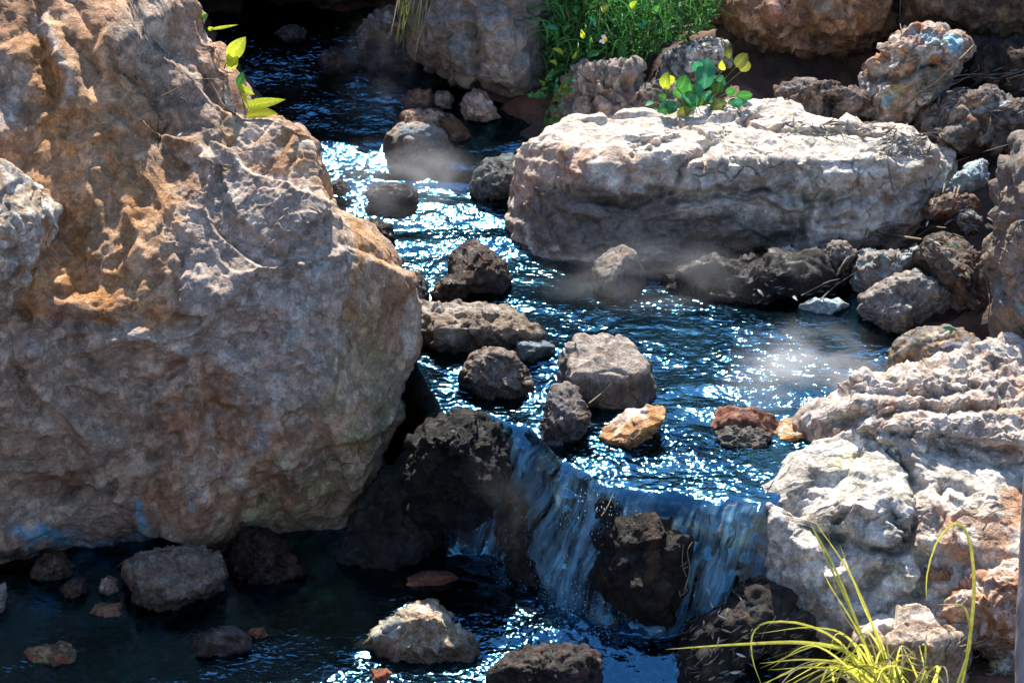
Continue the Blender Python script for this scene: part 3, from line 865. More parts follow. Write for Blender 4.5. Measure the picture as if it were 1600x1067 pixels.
rock("rock", "small pale stone lodged in the dark recess below the flat boulder", "stone",
     [(1210, 406), (1216, 392), (1232, 385), (1244, 396), (1240, 412), (1218, 416)], (1228, 432, .0), .05, 43, [PALE, GREY, CREAM], n=14, nf=6, back=-.6)
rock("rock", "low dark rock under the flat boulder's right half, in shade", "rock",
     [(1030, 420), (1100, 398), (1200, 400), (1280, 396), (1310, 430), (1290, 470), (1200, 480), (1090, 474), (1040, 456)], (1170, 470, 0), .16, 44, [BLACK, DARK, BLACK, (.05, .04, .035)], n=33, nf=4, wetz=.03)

# --- upper right bank
rock("rock", "broken greyish pink rock under the green weeds", "rock",
     [(862, 215), (872, 170), (890, 120), (915, 98), (960, 100), (990, 112), (1002, 150), (1030, 190), (1000, 215), (930, 225)], (940, 210, .17), .22, 51, [(.33, .28, .26), (.40, .34, .31), GREY, (.45, .33, .27)], tone=0.85, n=44, nf=6, style='craggy', amp=1.2, back=.7,
     sculpt=[('crack', [(915, 110), (925, 150), (935, 190)], 6, .03), ('crack', [(975, 120), (980, 160), (985, 190)], 7, .03)])
rock("rock", "pale layered rock sticking out behind the broad-leaved plant", "rock",
     [(1030, 120), (1040, 92), (1066, 72), (1104, 62), (1134, 70), (1140, 100), (1100, 135), (1050, 140)], (1085, 150, .22), .14, 52, [(.42, .38, .34), GREY, PALE, DGREY], n=33, nf=5, style='layered', amp=1.3)
rock("rock", "grey earth-stained rock between the weeds and broad-leaved plant", "rock",
     [(985, 190), (992, 140), (1020, 125), (1060, 135), (1070, 180), (1040, 205)], (1030, 200, .2), .12, 53, [DGREY, GREY, WARM], n=24, nf=5, back=.8)
rock("boulder", "knobbly reddish brown boulder at the top edge right of the weeds", "boulder",
     [(1128, 16), (1134, -40), (1180, -120), (1320, -130), (1400, -50), (1396, 20), (1376, 60), (1352, 92), (1330, 112), (1290, 112), (1240, 108), (1206, 92), (1180, 62), (1150, 40)],
     (1290, 120, .25), .34, 54, [(.30, .18, .115), (.42, .24, .16), (.20, .12, .08), (.45, .30, .20)], tone=0.85, n=67, nf=3, facets=[((0, -.6, -.8), .55)], style='pitted', amp=1.2, back=.3,
     sculpt=[('ridge', [(1215, 20)], 30, .05), ('ridge', [(1330, 30)], 34, .05), ('crack', [(1260, 0), (1265, 40), (1290, 70)], 14, .04), ('ridge', [(1350, 80)], 18, .03), ('crack', [(1180, 30), (1250, 60), (1300, 60)], 8, .02)],
     paint=[((.52, .31, .24), [(1200, 10), (1225, 30)], 22, .8), (ORANGE, [(1330, 20), (1370, 30)], 26, .5), (CREAM, [(1226, 52)], 7, .9), (CREAM, [(1242, 66)], 6, .9), (DBROWN, [(1200, 90), (1280, 100), (1340, 100)], 16, .7)], mat=ROCK_ROUGH)
rock("boulder", "dark brown overhanging boulder in the top right corner", "boulder",
     [(1402, 0), (1396, -80), (1640, -120), (1720, 0), (1700, 120), (1600, 92), (1560, 84), (1530, 56), (1500, 46), (1450, 40), (1420, 24)],
     (1520, 95, .40), .40, 55, [(.17, .115, .085), (.11, .075, .055), (.23, .155, .10), (.14, .11, .095)], n=56, nf=4, facets=[((0, -.7, -.7), .6)], style='pitted', back=.5, mat=ROCK_ROUGH,
     paint=[((.30, .20, .09), [(1560, 20), (1590, 60)], 14, .6)])
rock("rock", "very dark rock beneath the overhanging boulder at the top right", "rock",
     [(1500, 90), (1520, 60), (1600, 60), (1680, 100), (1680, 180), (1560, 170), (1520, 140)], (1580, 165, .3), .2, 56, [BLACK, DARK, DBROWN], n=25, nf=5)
rock("rock", "split rock blotched rust red and sky blue on the upper right bank", "rock",
     [(1344, 118), (1350, 98), (1378, 80), (1400, 58), (1422, 44), (1452, 42), (1474, 40), (1482, 50), (1500, 48), (1514, 62), (1510, 84), (1494, 112), (1470, 136), (1446, 168), (1420, 188), (1376, 190), (1352, 176), (1348, 146)],
     (1400, 195, .28), .16, 57, [(.42, .34, .28), PALE, (.36, .19, .12), (.30, .26, .22)], tone=0.95, n=61, nf=4, style='craggy', amp=.9, back=.6,
     sculpt=[('crack', [(1360, 122), (1410, 118), (1446, 100), (1480, 92)], 7, .035), ('step', [(1380, 140), (1430, 110), (1480, 96)], 30, -.02)],
     paint=[((.30, .50, .62), [(1424, 50), (1446, 58), (1470, 62), (1500, 70)], 14, .85), ((.26, .48, .62), [(1480, 60), (1494, 76)], 12, .8), ((.12, .28, .14), [(1460, 62), (1476, 68)], 7, .8), ((.30, .09, .07), [(1428, 62), (1436, 70)], 10, .75),
            (ORANGE, [(1352, 108), (1376, 96), (1388, 90)], 12, .7), (RED, [(1358, 116)], 7, .7), ((.20, .48, .64), [(1378, 162), (1390, 148)], 9, .85), (LICH, [(1400, 134), (1408, 150)], 8, .7), ((.34, .27, .17), [(1430, 140), (1470, 110)], 20, .6)])
rock("rock", "dark brown hollowed rock resting on the back of the flat boulder", "rock",
     [(1212, 138), (1226, 126), (1262, 126), (1300, 136), (1340, 142), (1358, 156), (1350, 176), (1324, 192), (1300, 200), (1270, 192), (1240, 178), (1222, 166)],
     (1300, 198, .27), .12, 58, [(.17, .13, .115), (.22, .18, .16), DBROWN, (.28, .24, .23)], tone=0.8, n=44, nf=5, amp=1.1, back=.6, sculpt=[('crack', [(1290, 158), (1310, 166)], 14, .05)],
     paint=[((.40, .42, .46), [(1225, 138), (1250, 132)], 10, .7), ((.42, .38, .37), [(1280, 180), (1310, 188)], 10, .5), (BLACK, [(1294, 160), (1312, 166)], 8, .5)])
rock("rock", "dark rock with an orange and pale blue streak at the right edge", "rock",
     [(1430, 190), (1440, 168), (1470, 152), (1510, 142), (1548, 140), (1566, 158), (1640, 150), (1660, 220), (1560, 232), (1490, 238), (1444, 232)],
     (1500, 234, .24), .18, 59, [(.12, .10, .09), (.19, .16, .145), DBROWN, GREY], tone=0.85, n=50, nf=5, amp=1.0, back=.6,
     paint=[((.62, .40, .22), [(1506, 168), (1530, 156), (1548, 154)], 10, .85), ((.52, .66, .66), [(1500, 182), (1540, 170), (1580, 158)], 5, .85), (RUST, [(1500, 186), (1530, 184)], 6, .7), ((.36, .35, .36), [(1440, 190), (1456, 200)], 12, .6)])
rock("rock", "pale flaky stone touching the right edge above the streaked rock", "stone",
     [(1536, 140), (1546, 120), (1572, 112), (1620, 108), (1630, 150), (1570, 152)], (1570, 152, .33), .09, 60, [GREY, PALE, DGREY, BLUEG], n=24, style='layered', amp=1.5)
rock("rock", "small blue grey stone in dark litter behind the flat boulder's right end", "stone",
     [(1480, 302), (1490, 280), (1514, 258), (1534, 250), (1546, 256), (1540, 284), (1516, 304), (1490, 310)], (1508, 304, .2), .08, 61, [BLUEG, (.24, .33, .38), GREY], n=22, nf=6)
rock("rock", "thin dark brown slab leaning on the shady right bank", "rock",
     [(1444, 330), (1452, 314), (1480, 305), (1520, 306), (1534, 316), (1520, 332), (1480, 342), (1450, 342)], (1490, 340, .17), .09, 62, [DBROWN, DARK, RUST, (.24, .20, .15)], n=24, nf=5, style='layered')
rock("rock", "dark lump below the leaning slab on the shady right bank", "stone",
     [(1486, 346), (1496, 330), (1520, 330), (1536, 346), (1530, 364), (1500, 366)], (1510, 362, .14), .07, 63, [DARK, DGREY, SLATE], n=20)
rock("rock", "dark mottled stone left of the two grey bankside rocks", "stone",
     [(1280, 420), (1284, 390), (1300, 376), (1322, 378), (1336, 396), (1336, 430), (1320, 456), (1296, 452)], (1308, 452, .01), .10, 64, [DGREY, (.2, .17, .16), DARK, GREY], n=30, nf=5, wetz=.0)
rock("rock", "bluish grey wedge-shaped rock behind the round bankside rock", "rock",
     [(1328, 440), (1332, 410), (1346, 390), (1380, 396), (1410, 398), (1432, 386), (1438, 398), (1420, 420), (1400, 440), (1380, 470), (1350, 474)], (1360, 474, .02), .14, 65, [(.30, .31, .31), GREY, BLUEG, WARM], tone=0.85, n=39, nf=5, amp=1.0, back=.8)
rock("rock", "big rounded grey brown rock on the right bank above the pool", "rock",
     [(1344, 486), (1348, 466), (1372, 446), (1396, 430), (1430, 424), (1462, 436), (1482, 456), (1480, 480), (1460, 500), (1440, 520), (1416, 532), (1390, 520), (1366, 506)],
     (1415, 528, .0), .16, 66, [(.27, .24, .22), (.34, .31, .285), (.23, .19, .165), (.40, .38, .36)], tone=0.8, n=56, nf=5, style='pitted', amp=.9, back=.6, sculpt=[('crack', [(1420, 462)], 15, .03)],
     paint=[(BLUEG, [(1450, 480), (1470, 470)], 10, .5), (BLUEG, [(1425, 428), (1450, 440)], 8, .5)])
rock("rock", "dark brown upright rock behind the rounded bankside rock", "rock",
     [(1436, 400), (1450, 372), (1480, 362), (1510, 380), (1540, 410), (1548, 450), (1536, 500), (1500, 512), (1480, 480), (1470, 440)], (1510, 520, .05), .16, 67, [DBROWN, (.17, .12, .09), DARK, DGREY], n=39, nf=6, back=.9,
     paint=[((.30, .16, .08), [(1498, 440), (1504, 470)], 12, .7), ((.25, .22, .20), [(1460, 380), (1490, 400)], 16, .5)])
rock("rock", "wet rock marbled white, blue and orange beside the pool's right end", "rock",
     [(1384, 584), (1388, 556), (1404, 530), (1430, 514), (1470, 510), (1510, 520), (1536, 538), (1546, 560), (1530, 590), (1460, 606), (1400, 604)],
     (1450, 600, -.01), .16, 68, [DBROWN, SLATE, (.2, .17, .15), (.30, .22, .14)], n=50, nf=4, style='smooth', amp=1.1, back=.5,
     paint=[((.66, .60, .48), [(1408, 548), (1432, 534), (1462, 526), (1480, 524)], 13, .9), ((.30, .18, .08), [(1470, 576), (1500, 562)], 12, .8), ((.16, .20, .32), [(1470, 552), (1510, 540)], 14, .7), ((.50, .30, .14), [(1402, 560), (1440, 552), (1484, 530)], 4, .6), ('wet', [(1400, 590), (1480, 590)], 18, .8), ('wet', [(1500, 545)], 24, .5)])
rock("rock", "upright grey rock face at the right edge beside the dark bank", "boulder",
     [(1562, 560), (1558, 480), (1566, 400), (1574, 320), (1576, 260), (1590, 214), (1680, 180), (1760, 300), (1760, 560), (1660, 610)],
     (1585, 560, .12), .25, 69, [(.27, .24, .22), (.22, .195, .18), (.32, .30, .29), WARM], tone=0.8, n=61, nf=3, style='craggy', amp=.8, back=.3, facets=[((-.3, -.9, .2), .8)],
     paint=[((.16, .34, .44), [(1568, 420), (1566, 470)], 8, .6), ((.20, .44, .56), [(1586, 470), (1600, 490)], 8, .8), (OLIVE, [(1598, 506)], 10, .7)])
rock("rock", "pale bluish slab lying under the shallow water by the right bank", "stone",
     [(1244, 500), (1250, 476), (1270, 466), (1310, 466), (1328, 476), (1318, 496), (1280, 506)], (1286, 502, -.03), .06, 70, [BLUEG, (.34, .46, .50), GREY], n=22, nf=4, style='smooth', back=.4)

# --- middle rocks
rock("rock", "long flat-topped brown slab bridging the rapids by the huge boulder", "rock",
     [(640, 520), (648, 482), (662, 472), (720, 474), (790, 478), (812, 492), (838, 506), (848, 524), (836, 536), (806, 540), (780, 552), (740, 558), (700, 552), (660, 540)],
     (740, 556, .0), .14, 81, [(.25, .195, .15), (.30, .25, .20), (.19, .14, .105), (.34, .30, .25)], tone=0.8, n=56, e=3.0, nf=2, facets=[((0, -.05, 1), .55), ((0, -.97, -.15), .75)], style='craggy', amp=.8, back=.7, wetz=-.03,
     paint=[((.50, .47, .44), [(660, 480), (720, 480), (790, 484)], 10, .7)])
rock("rock", "small wet dark blue stone between slab and central rock", "stone",
     [(802, 552), (806, 534), (820, 527), (850, 532), (868, 540), (866, 558), (846, 570), (812, 568)], (835, 566, 0), .07, 82, [(.12, .18, .22), SLATE, DGREY, (.2, .27, .3)], n=25, nf=5, style='smooth', paint=[('wet', [(800, 560), (870, 560)], 12, .9), ('wet', [(835, 545)], 20, .4)])
rock("rock", "triangular brown rock left of the central rock above the small fall", "rock",
     [(720, 606), (722, 582), (740, 556), (758, 544), (786, 546), (806, 560), (826, 590), (850, 608), (836, 624), (800, 632), (760, 634), (732, 626)],
     (780, 626, 0), .15, 83, [(.24, .19, .165), (.30, .245, .21), (.18, .13, .10), (.34, .29, .25)], tone=0.72, n=50, nf=6, style='craggy', amp=.9, wetz=-.03, back=.6, paint=[((.30, .17, .08), [(815, 600), (836, 612)], 12, .7), (DGREY, [(750, 560), (785, 556)], 12, .6)])
rock("rock", "large smooth grey rock standing in the middle of the stream", "rock",
     [(868, 590), (872, 566), (890, 540), (912, 522), (940, 517), (968, 524), (994, 546), (1016, 568), (1020, 590), (1014, 640), (990, 656), (930, 660), (890, 640)],
     (940, 645, 0), .21, 84, [(.33, .285, .25), (.37, .33, .30), (.28, .23, .195), (.40, .37, .34)], tone=0.82, n=67, e=2.7, nf=2, facets=[((.05, -.25, .95), .60), ((-.05, -.97, .1), .70), ((.8, -.5, .2), .85), ((-.8, -.2, .55), .85)], style='smooth', amp=1.0, wetz=.0, back=.7,
     paint=[((.17, .13, .11), [(900, 630), (960, 620), (1010, 610)], 24, .6)])  # dark stroke: shade on the lower front painted in
rock("rock", "upright grey stone with jagged top at the brink of the falls", "rock",
     [(848, 690), (852, 650), (858, 612), (872, 600), (886, 598), (900, 608), (914, 628), (920, 652), (912, 684), (896, 706), (868, 720), (850, 716)],
     (880, 706, -.02), .10, 85, [(.20, .18, .17), (.24, .20, .18), (.15, .12, .11), (.28, .27, .29)], tone=0.7, n=44, nf=5, style='craggy', amp=.9, wetz=-.02, paint=[((.36, .27, .20), [(886, 626)], 8, .7), ((.30, .15, .09), [(914, 640), (916, 665)], 6, .6)])
rock("rock", "orange brown rock with a white dry top in front of the central rock", "rock",  # the "dry" white top is painted sunlight
     [(930, 700), (936, 682), (956, 656), (984, 640), (1012, 632), (1036, 634), (1040, 648), (1026, 670), (1004, 694), (980, 712), (950, 714)],
     (975, 708, -.01), .10, 86, [(.40, .22, .10), (.30, .17, .09), (.46, .28, .14), (.24, .15, .10)], n=44, nf=4, style='smooth', amp=1.0, facets=[((-.2, .1, .97), .6)], back=.6,
     paint=[((.66, .64, .62), [(962, 664), (990, 650), (1006, 644)], 13, .95), ('wet', [(930, 706), (980, 712), (1030, 672)], 10, .7), ('wet', [(1024, 650)], 14, .6), ((.50, .24, .07), [(1016, 642), (1028, 660), (1005, 684)], 10, .7)])  # white stroke: sunlight on the top painted into the colour
rock("rock", "dark red stone covered by shallow water behind the grey midstream stone", "stone",
     [(1100, 690), (1104, 652), (1124, 638), (1170, 636), (1206, 648), (1220, 672), (1200, 700), (1140, 708)], (1160, 700, -.055), .08, 87, [RED, (.30, .13, .09), DBROWN, (.34, .18, .13)], tone=0.8, n=31, nf=4, style='smooth', back=.5, paint=[('wet', [(1160, 660)], 60, .7)])
rock("rock", "low grey stone breaking the surface in the sparkling pool", "stone",
     [(1112, 696), (1120, 676), (1146, 666), (1186, 668), (1206, 678), (1202, 698), (1170, 712), (1130, 712)], (1160, 706, -.03), .055, 88, [GREY, WARM, DGREY, PALE], tone=0.8, n=25, nf=4, style='layered', amp=1.2, back=.5, wetz=.0)
rock("rock", "orange stone under sunlit water next to the pale ledge", "stone",
     [(1202, 690), (1208, 668), (1230, 656), (1262, 652), (1276, 672), (1262, 694), (1226, 700)], (1236, 696, -.035), .065, 89, [OCHRE, ORANGE, TAN, CREAM], n=22, nf=4, style='smooth', back=.5)
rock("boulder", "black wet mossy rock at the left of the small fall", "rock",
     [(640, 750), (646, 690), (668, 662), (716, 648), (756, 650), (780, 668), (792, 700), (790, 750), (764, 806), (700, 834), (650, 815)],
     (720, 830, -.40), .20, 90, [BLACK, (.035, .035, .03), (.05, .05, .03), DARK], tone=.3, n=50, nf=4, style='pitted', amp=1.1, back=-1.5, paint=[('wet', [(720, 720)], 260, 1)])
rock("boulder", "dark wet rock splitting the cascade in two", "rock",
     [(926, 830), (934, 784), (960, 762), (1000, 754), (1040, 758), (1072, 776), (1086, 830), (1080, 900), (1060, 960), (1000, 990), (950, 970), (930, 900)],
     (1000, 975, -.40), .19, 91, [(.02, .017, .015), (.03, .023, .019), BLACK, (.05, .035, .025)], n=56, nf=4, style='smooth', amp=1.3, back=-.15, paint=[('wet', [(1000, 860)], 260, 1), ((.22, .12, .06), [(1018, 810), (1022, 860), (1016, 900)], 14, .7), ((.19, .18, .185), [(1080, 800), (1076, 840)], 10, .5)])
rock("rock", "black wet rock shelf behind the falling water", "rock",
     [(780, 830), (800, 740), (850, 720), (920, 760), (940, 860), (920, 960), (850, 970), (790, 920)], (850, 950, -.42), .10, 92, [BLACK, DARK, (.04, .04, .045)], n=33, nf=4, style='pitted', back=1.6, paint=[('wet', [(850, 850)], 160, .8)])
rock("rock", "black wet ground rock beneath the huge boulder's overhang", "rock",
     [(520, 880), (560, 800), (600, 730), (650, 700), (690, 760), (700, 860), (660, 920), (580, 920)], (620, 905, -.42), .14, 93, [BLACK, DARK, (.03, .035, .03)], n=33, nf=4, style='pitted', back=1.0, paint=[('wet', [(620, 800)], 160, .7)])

# --- right foreground outcrop
rock("boulder", "rough pale ledge with pinkish lumps above the cracked pale dome", "boulder",
     [(1246, 720), (1250, 676), (1262, 648), (1286, 632), (1312, 618), (1330, 594), (1356, 590), (1400, 582), (1450, 578), (1484, 566), (1536, 548), (1552, 552), (1600, 540), (1720, 520), (1800, 620), (1780, 720), (1600, 740), (1400, 730), (1300, 735)],
     (1420, 720, -.03), .30, 101, [(.50, .43, .385), (.56, .50, .45), (.42, .335, .285), (.60, .555, .51)], tone=1.08, n=118, nf=2, facets=[((.0, -.22, .97), .36), ((-.75, -.5, .4), .82)], style='pitted', amp=.95, back=.33, lump=.08, fine=1.7,
     sculpt=[('crack', [(1270, 690), (1300, 660), (1360, 650), (1420, 640), (1500, 640), (1600, 630)], 7, 0.021), ('crack', [(1320, 620), (1380, 612), (1460, 620), (1560, 600)], 6, 0.018), ('crack', [(1340, 680), (1400, 676), (1450, 690), (1540, 704), (1600, 700)], 8, 0.027),
             ('ridge', [(1290, 660), (1320, 636), (1390, 626)], 18, 0.018), ('ridge', [(1480, 660), (1560, 650), (1600, 660)], 24, 0.021), ('ridge', [(1540, 590), (1560, 610)], 20, 0.018), ('ridge', [(1400, 600), (1500, 590)], 16, 0.015), ('crack', [(1555, 560), (1560, 600), (1570, 640)], 6, 0.018)],
     paint=[((.50, .33, .25), [(1370, 630), (1400, 640)], 20, .6), ((.48, .26, .14), [(1520, 634), (1600, 640)], 16, .6), ((.46, .30, .22), [(1580, 580), (1600, 620)], 20, .6), ((.44, .26, .16), [(1560, 690), (1600, 700)], 14, .6), ((.62, .58, .54), [(1400, 600), (1340, 610)], 20, .5), ((.33, .30, .30), [(1540, 590), (1550, 615)], 16, .6)], mat=ROCK_ROUGH)
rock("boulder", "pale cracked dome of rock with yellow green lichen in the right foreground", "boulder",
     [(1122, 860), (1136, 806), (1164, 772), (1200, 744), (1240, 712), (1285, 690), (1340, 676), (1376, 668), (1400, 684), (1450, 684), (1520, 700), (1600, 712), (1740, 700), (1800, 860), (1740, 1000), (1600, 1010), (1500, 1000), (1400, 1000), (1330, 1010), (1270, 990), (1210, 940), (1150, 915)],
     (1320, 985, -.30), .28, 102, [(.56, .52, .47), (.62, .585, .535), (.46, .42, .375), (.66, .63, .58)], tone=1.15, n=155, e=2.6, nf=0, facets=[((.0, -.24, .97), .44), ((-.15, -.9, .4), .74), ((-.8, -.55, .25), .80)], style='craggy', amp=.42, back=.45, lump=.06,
     sculpt=[('crack', [(1376, 672), (1384, 700), (1420, 730), (1436, 760), (1432, 790)], 6, .05), ('crack', [(1270, 835), (1320, 850), (1370, 862), (1416, 864), (1430, 840), (1432, 790)], 7, .05), ('crack', [(1380, 800), (1410, 820), (1430, 850)], 6, .03),
             ('crack', [(1240, 770), (1262, 810), (1300, 850), (1310, 900)], 20, .05), ('crack', [(1300, 800), (1330, 850)], 16, .04), ('crack', [(1376, 682), (1450, 690), (1540, 720), (1590, 730)], 6, .03), ('ridge', [(1320, 740), (1360, 770), (1350, 810)], 60, .04),
             ('crack', [(1460, 780), (1480, 760), (1530, 770)], 9, .03), ('ridge', [(1450, 790)], 16, .03), ('ridge', [(1500, 770)], 20, .03), ('ridge', [(1550, 780)], 22, .03), ('crack', [(1440, 850), (1450, 900), (1430, 930)], 12, .04), ('ridge', [(1420, 900)], 24, .03),
             ('crack', [(1280, 920), (1330, 930), (1380, 900)], 9, .03), ('crack', [(1360, 890), (1380, 910)], 16, .04), ('ridge', [(1215, 790), (1240, 830), (1260, 870)], 24, .03)],
     paint=[((.45, .46, .20), [(1310, 716), (1340, 712)], 13, .7), ((.50, .52, .42), [(1310, 740), (1390, 730), (1420, 780)], 30, .4), ((.42, .28, .20), [(1450, 800), (1500, 830), (1600, 800)], 40, .75), ((.40, .22, .13), [(1480, 850), (1560, 850), (1600, 800)], 44, .85), ((.36, .17, .08), [(1570, 770), (1600, 770)], 16, .7),
            ((.22, .24, .20), [(1290, 800), (1316, 850), (1330, 870)], 18, .7), ((.20, .22, .22), [(1390, 800), (1420, 830), (1380, 900)], 10, .6), ((.34, .42, .46), [(1400, 810), (1420, 800)], 14, .6), ((.12, .17, .05), [(1502, 790)], 9, .8), ((.28, .29, .18), [(1400, 900), (1440, 910)], 24, .6),  # first stroke: shadow patch on the left side, painted as colour
            ((.40, .42, .42), [(1320, 930), (1360, 960)], 26, .5), ((.15, .13, .12), [(1130, 850), (1170, 885), (1230, 925), (1290, 975)], 46, .8), ((.70, .68, .63), [(1300, 690), (1420, 700), (1560, 730)], 24, .5)], mat=ROCK_ROUGH)  # darkest stroke paints the shade of the dome's lower left
rock("rock", "small orange stone sitting where the dome meets reddish ground", "stone",
     [(1446, 900), (1450, 878), (1468, 868), (1486, 874), (1494, 900), (1480, 922), (1456, 920)], (1470, 918, -.15), .05, 103, [(.42, .24, .14), PINK, BROWN], n=20, nf=5, back=.2)
rock("rock", "red brown stone with pale top at the lower right edge", "rock",
     [(1450, 960), (1476, 930), (1520, 896), (1570, 876), (1640, 868), (1680, 940), (1660, 1030), (1560, 1020), (1500, 1000)], (1540, 1015, -.24), .18, 104, [(.44, .26, .17), (.50, .34, .26), (.36, .18, .10), (.56, .46, .40)], n=56, nf=4, style='craggy', amp=.8, back=.4,
     paint=[((.64, .56, .50), [(1490, 940), (1560, 888), (1600, 880)], 12, .7), ((.36, .16, .07), [(1560, 915), (1600, 910)], 14, .7)])
rock("rock", "brown block with a bright white top behind the grass tuft", "rock",  # the white top is painted sunlight
     [(1336, 1000), (1350, 976), (1376, 958), (1410, 948), (1450, 944), (1490, 950), (1514, 968), (1516, 1000), (1500, 1060), (1480, 1120), (1400, 1130), (1350, 1080)], (1430, 1100, -.36), .13, 105, [(.34, .26, .20), (.40, .32, .26), (.28, .20, .15), (.44, .37, .31)], n=56, e=3.0, nf=1, facets=[((0, .05, 1), .66), ((0, -.98, .05), .72)], style='craggy', amp=.7, back=.6,
     paint=[((.74, .71, .67), [(1350, 982), (1400, 962), (1460, 956), (1506, 970)], 13, .8)])  # top stroke paints in the sunlight falling from behind
rock("rock", "small mossy pale stone at the foot of the post", "stone",
     [(1546, 1050), (1550, 1028), (1570, 1018), (1596, 1024), (1600, 1050), (1580, 1064), (1556, 1062)], (1574, 1060, -.33), .05, 106, [PALE, GREY, LICH, PALE], n=19, nf=4, back=.3)
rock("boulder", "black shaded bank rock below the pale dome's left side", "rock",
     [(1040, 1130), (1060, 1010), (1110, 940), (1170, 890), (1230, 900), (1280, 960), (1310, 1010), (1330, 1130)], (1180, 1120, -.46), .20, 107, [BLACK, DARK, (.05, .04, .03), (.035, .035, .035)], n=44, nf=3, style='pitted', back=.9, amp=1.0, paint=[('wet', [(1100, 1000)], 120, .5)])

# --- lower pool
rock("rock", "lumpy grey brown rock under the huge boulder in the dark pool", "rock",
     [(188, 900), (196, 880), (222, 866), (262, 858), (316, 856), (340, 872), (350, 894), (346, 918), (320, 934), (290, 946), (250, 956), (216, 946), (200, 924)],
     (270, 945, Z_LOW), .14, 121, [(.30, .22, .165), (.36, .28, .22), (.24, .165, .12), (.34, .30, .25)], tone=0.62, n=56, nf=4, style='pitted', amp=1.1, back=.4, wetz=-.43)
rock("rock", "small rusty stone at the waterline left of the lumpy rock", "stone",
     [(50, 896), (54, 876), (72, 865), (96, 866), (112, 884), (114, 904), (96, 914), (66, 912)], (82, 908, Z_LOW), .07, 122, [BROWN, RUST, DBROWN, WARM], n=22, nf=4, style='pitted', wetz=-.40)
rock("rock", "little grey stone with orange tip in the dark lower pool", "stone",
     [(92, 928), (104, 910), (122, 900), (134, 906), (134, 926), (116, 936)], (114, 932, Z_LOW), .045, 123, [DGREY, GREY, BROWN], n=15, nf=4, paint=[(ORANGE, [(126, 908)], 6, .7)], wetz=-.42)
rock("rock", "tiny tan stone between the rusty stone and lumpy rock", "stone",
     [(158, 924), (160, 908), (168, 900), (180, 906), (186, 924), (174, 932)], (172, 930, Z_LOW), .035, 124, [TAN, BROWN, WARM], n=14, nf=4)
rock("rock", "dark reddish rock in the black hollow under the huge boulder", "rock",
     [(350, 900), (360, 850), (390, 826), (420, 830), (450, 860), (480, 890), (440, 916), (380, 916)], (410, 905, Z_LOW), .12, 125, [(.07, .04, .03), (.10, .05, .035), BLACK, (.12, .06, .04)], n=31, nf=4, wetz=-.35, paint=[((.24, .09, .04), [(414, 850), (424, 862)], 7, .8)])
rock("rock", "brownish wet stone with pale top near the bottom left of the pool", "stone",
     [(288, 1010), (300, 994), (330, 982), (364, 980), (388, 994), (396, 1012), (370, 1028), (330, 1032), (300, 1028)], (342, 1024, Z_LOW), .08, 126, [DBROWN, BROWN, DGREY, GREY], n=29, nf=4, style='smooth', wetz=-.41, paint=[((.34, .30, .29), [(340, 988), (366, 990)], 12, .7)])
rock("rock", "wedge-shaped tan rock with pale crest in the lower pool", "rock",  # the pale crest is painted sunlight
     [(546, 1016), (570, 1000), (592, 972), (624, 958), (640, 942), (672, 940), (692, 952), (706, 974), (736, 992), (750, 1010), (744, 1030), (690, 1040), (620, 1042), (560, 1034)],
     (650, 1034, Z_LOW), .15, 127, [(.33, .25, .165), (.38, .30, .21), (.27, .19, .12), (.42, .36, .28)], n=61, nf=3, facets=[((0, -.92, .35), .62)], style='craggy', amp=.75, wetz=-.45, back=.6,
     paint=[((.36, .40, .37), [(584, 990), (620, 966)], 16, .7), ((.62, .58, .53), [(640, 948), (680, 948), (700, 968)], 8, .8)])  # palest stroke: the sunlit crest put into the colour
rock("rock", "black wet rock cut off by the bottom edge below the falls", "rock",
     [(762, 1056), (784, 1030), (830, 1016), (880, 1012), (924, 1014), (938, 1030), (940, 1080), (860, 1110), (780, 1100)], (850, 1090, Z_LOW - .02), .12, 128, [(.04, .035, .033), DARK, (.09, .06, .05), BLACK], n=44, nf=4, style='pitted', amp=1.1, back=.4, paint=[('wet', [(850, 1050)], 120, .85)])
rock("rock", "reddish stone lying in shallow water behind the tan wedge rock", "stone",
     [(606, 914), (630, 900), (670, 890), (716, 894), (716, 912), (660, 922), (620, 926)], (660, 920, Z_LOW - .02), .06, 129, [RED, DBROWN, (.20, .07, .04)], n=22, nf=4, style='smooth', paint=[(ORANGE, [(620, 910), (640, 908)], 7, .8)])
rock("rock", "dull red pebble in the splash pool right of the falls", "stone",
     [(938, 980), (946, 970), (958, 970), (964, 980), (956, 988), (944, 988)], (950, 986, Z_LOW), .03, 130, [RED, RUST, DBROWN], n=14, style='smooth')
rock("rock", "submerged reddish stone at the bottom edge left of the wet black rock", "stone",
     [(574, 1066), (582, 1050), (604, 1044), (620, 1056), (616, 1074), (590, 1080)], (596, 1074, Z_LOW - .01), .05, 131, [RED, DBROWN, RUST], n=15, style='smooth')
rock("rock", "submerged brown stone in front of the lumpy grey rock", "stone",
     [(128, 968), (150, 944), (190, 940), (200, 956), (186, 974), (150, 980)], (165, 974, Z_LOW - .03), .06, 132, [BROWN, RUST, DBROWN], n=19, style='smooth')
rock("rock", "broad sunken rusty stone near the lower left corner", "stone",
     [(20, 1040), (40, 1014), (90, 1004), (130, 1016), (136, 1044), (90, 1060), (40, 1060)], (80, 1050, Z_LOW - .03), .08, 133, [BROWN, RUST, DBROWN, OLIVE], n=22, style='smooth')
rock("rock", "stone edge cut by the photo's left border at the pool", "stone",
     [(-50, 960), (-50, 910), (-10, 908), (6, 916), (6, 950), (-6, 975)], (-20, 966, Z_LOW), .05, 134, [GREY, WARM], n=14)
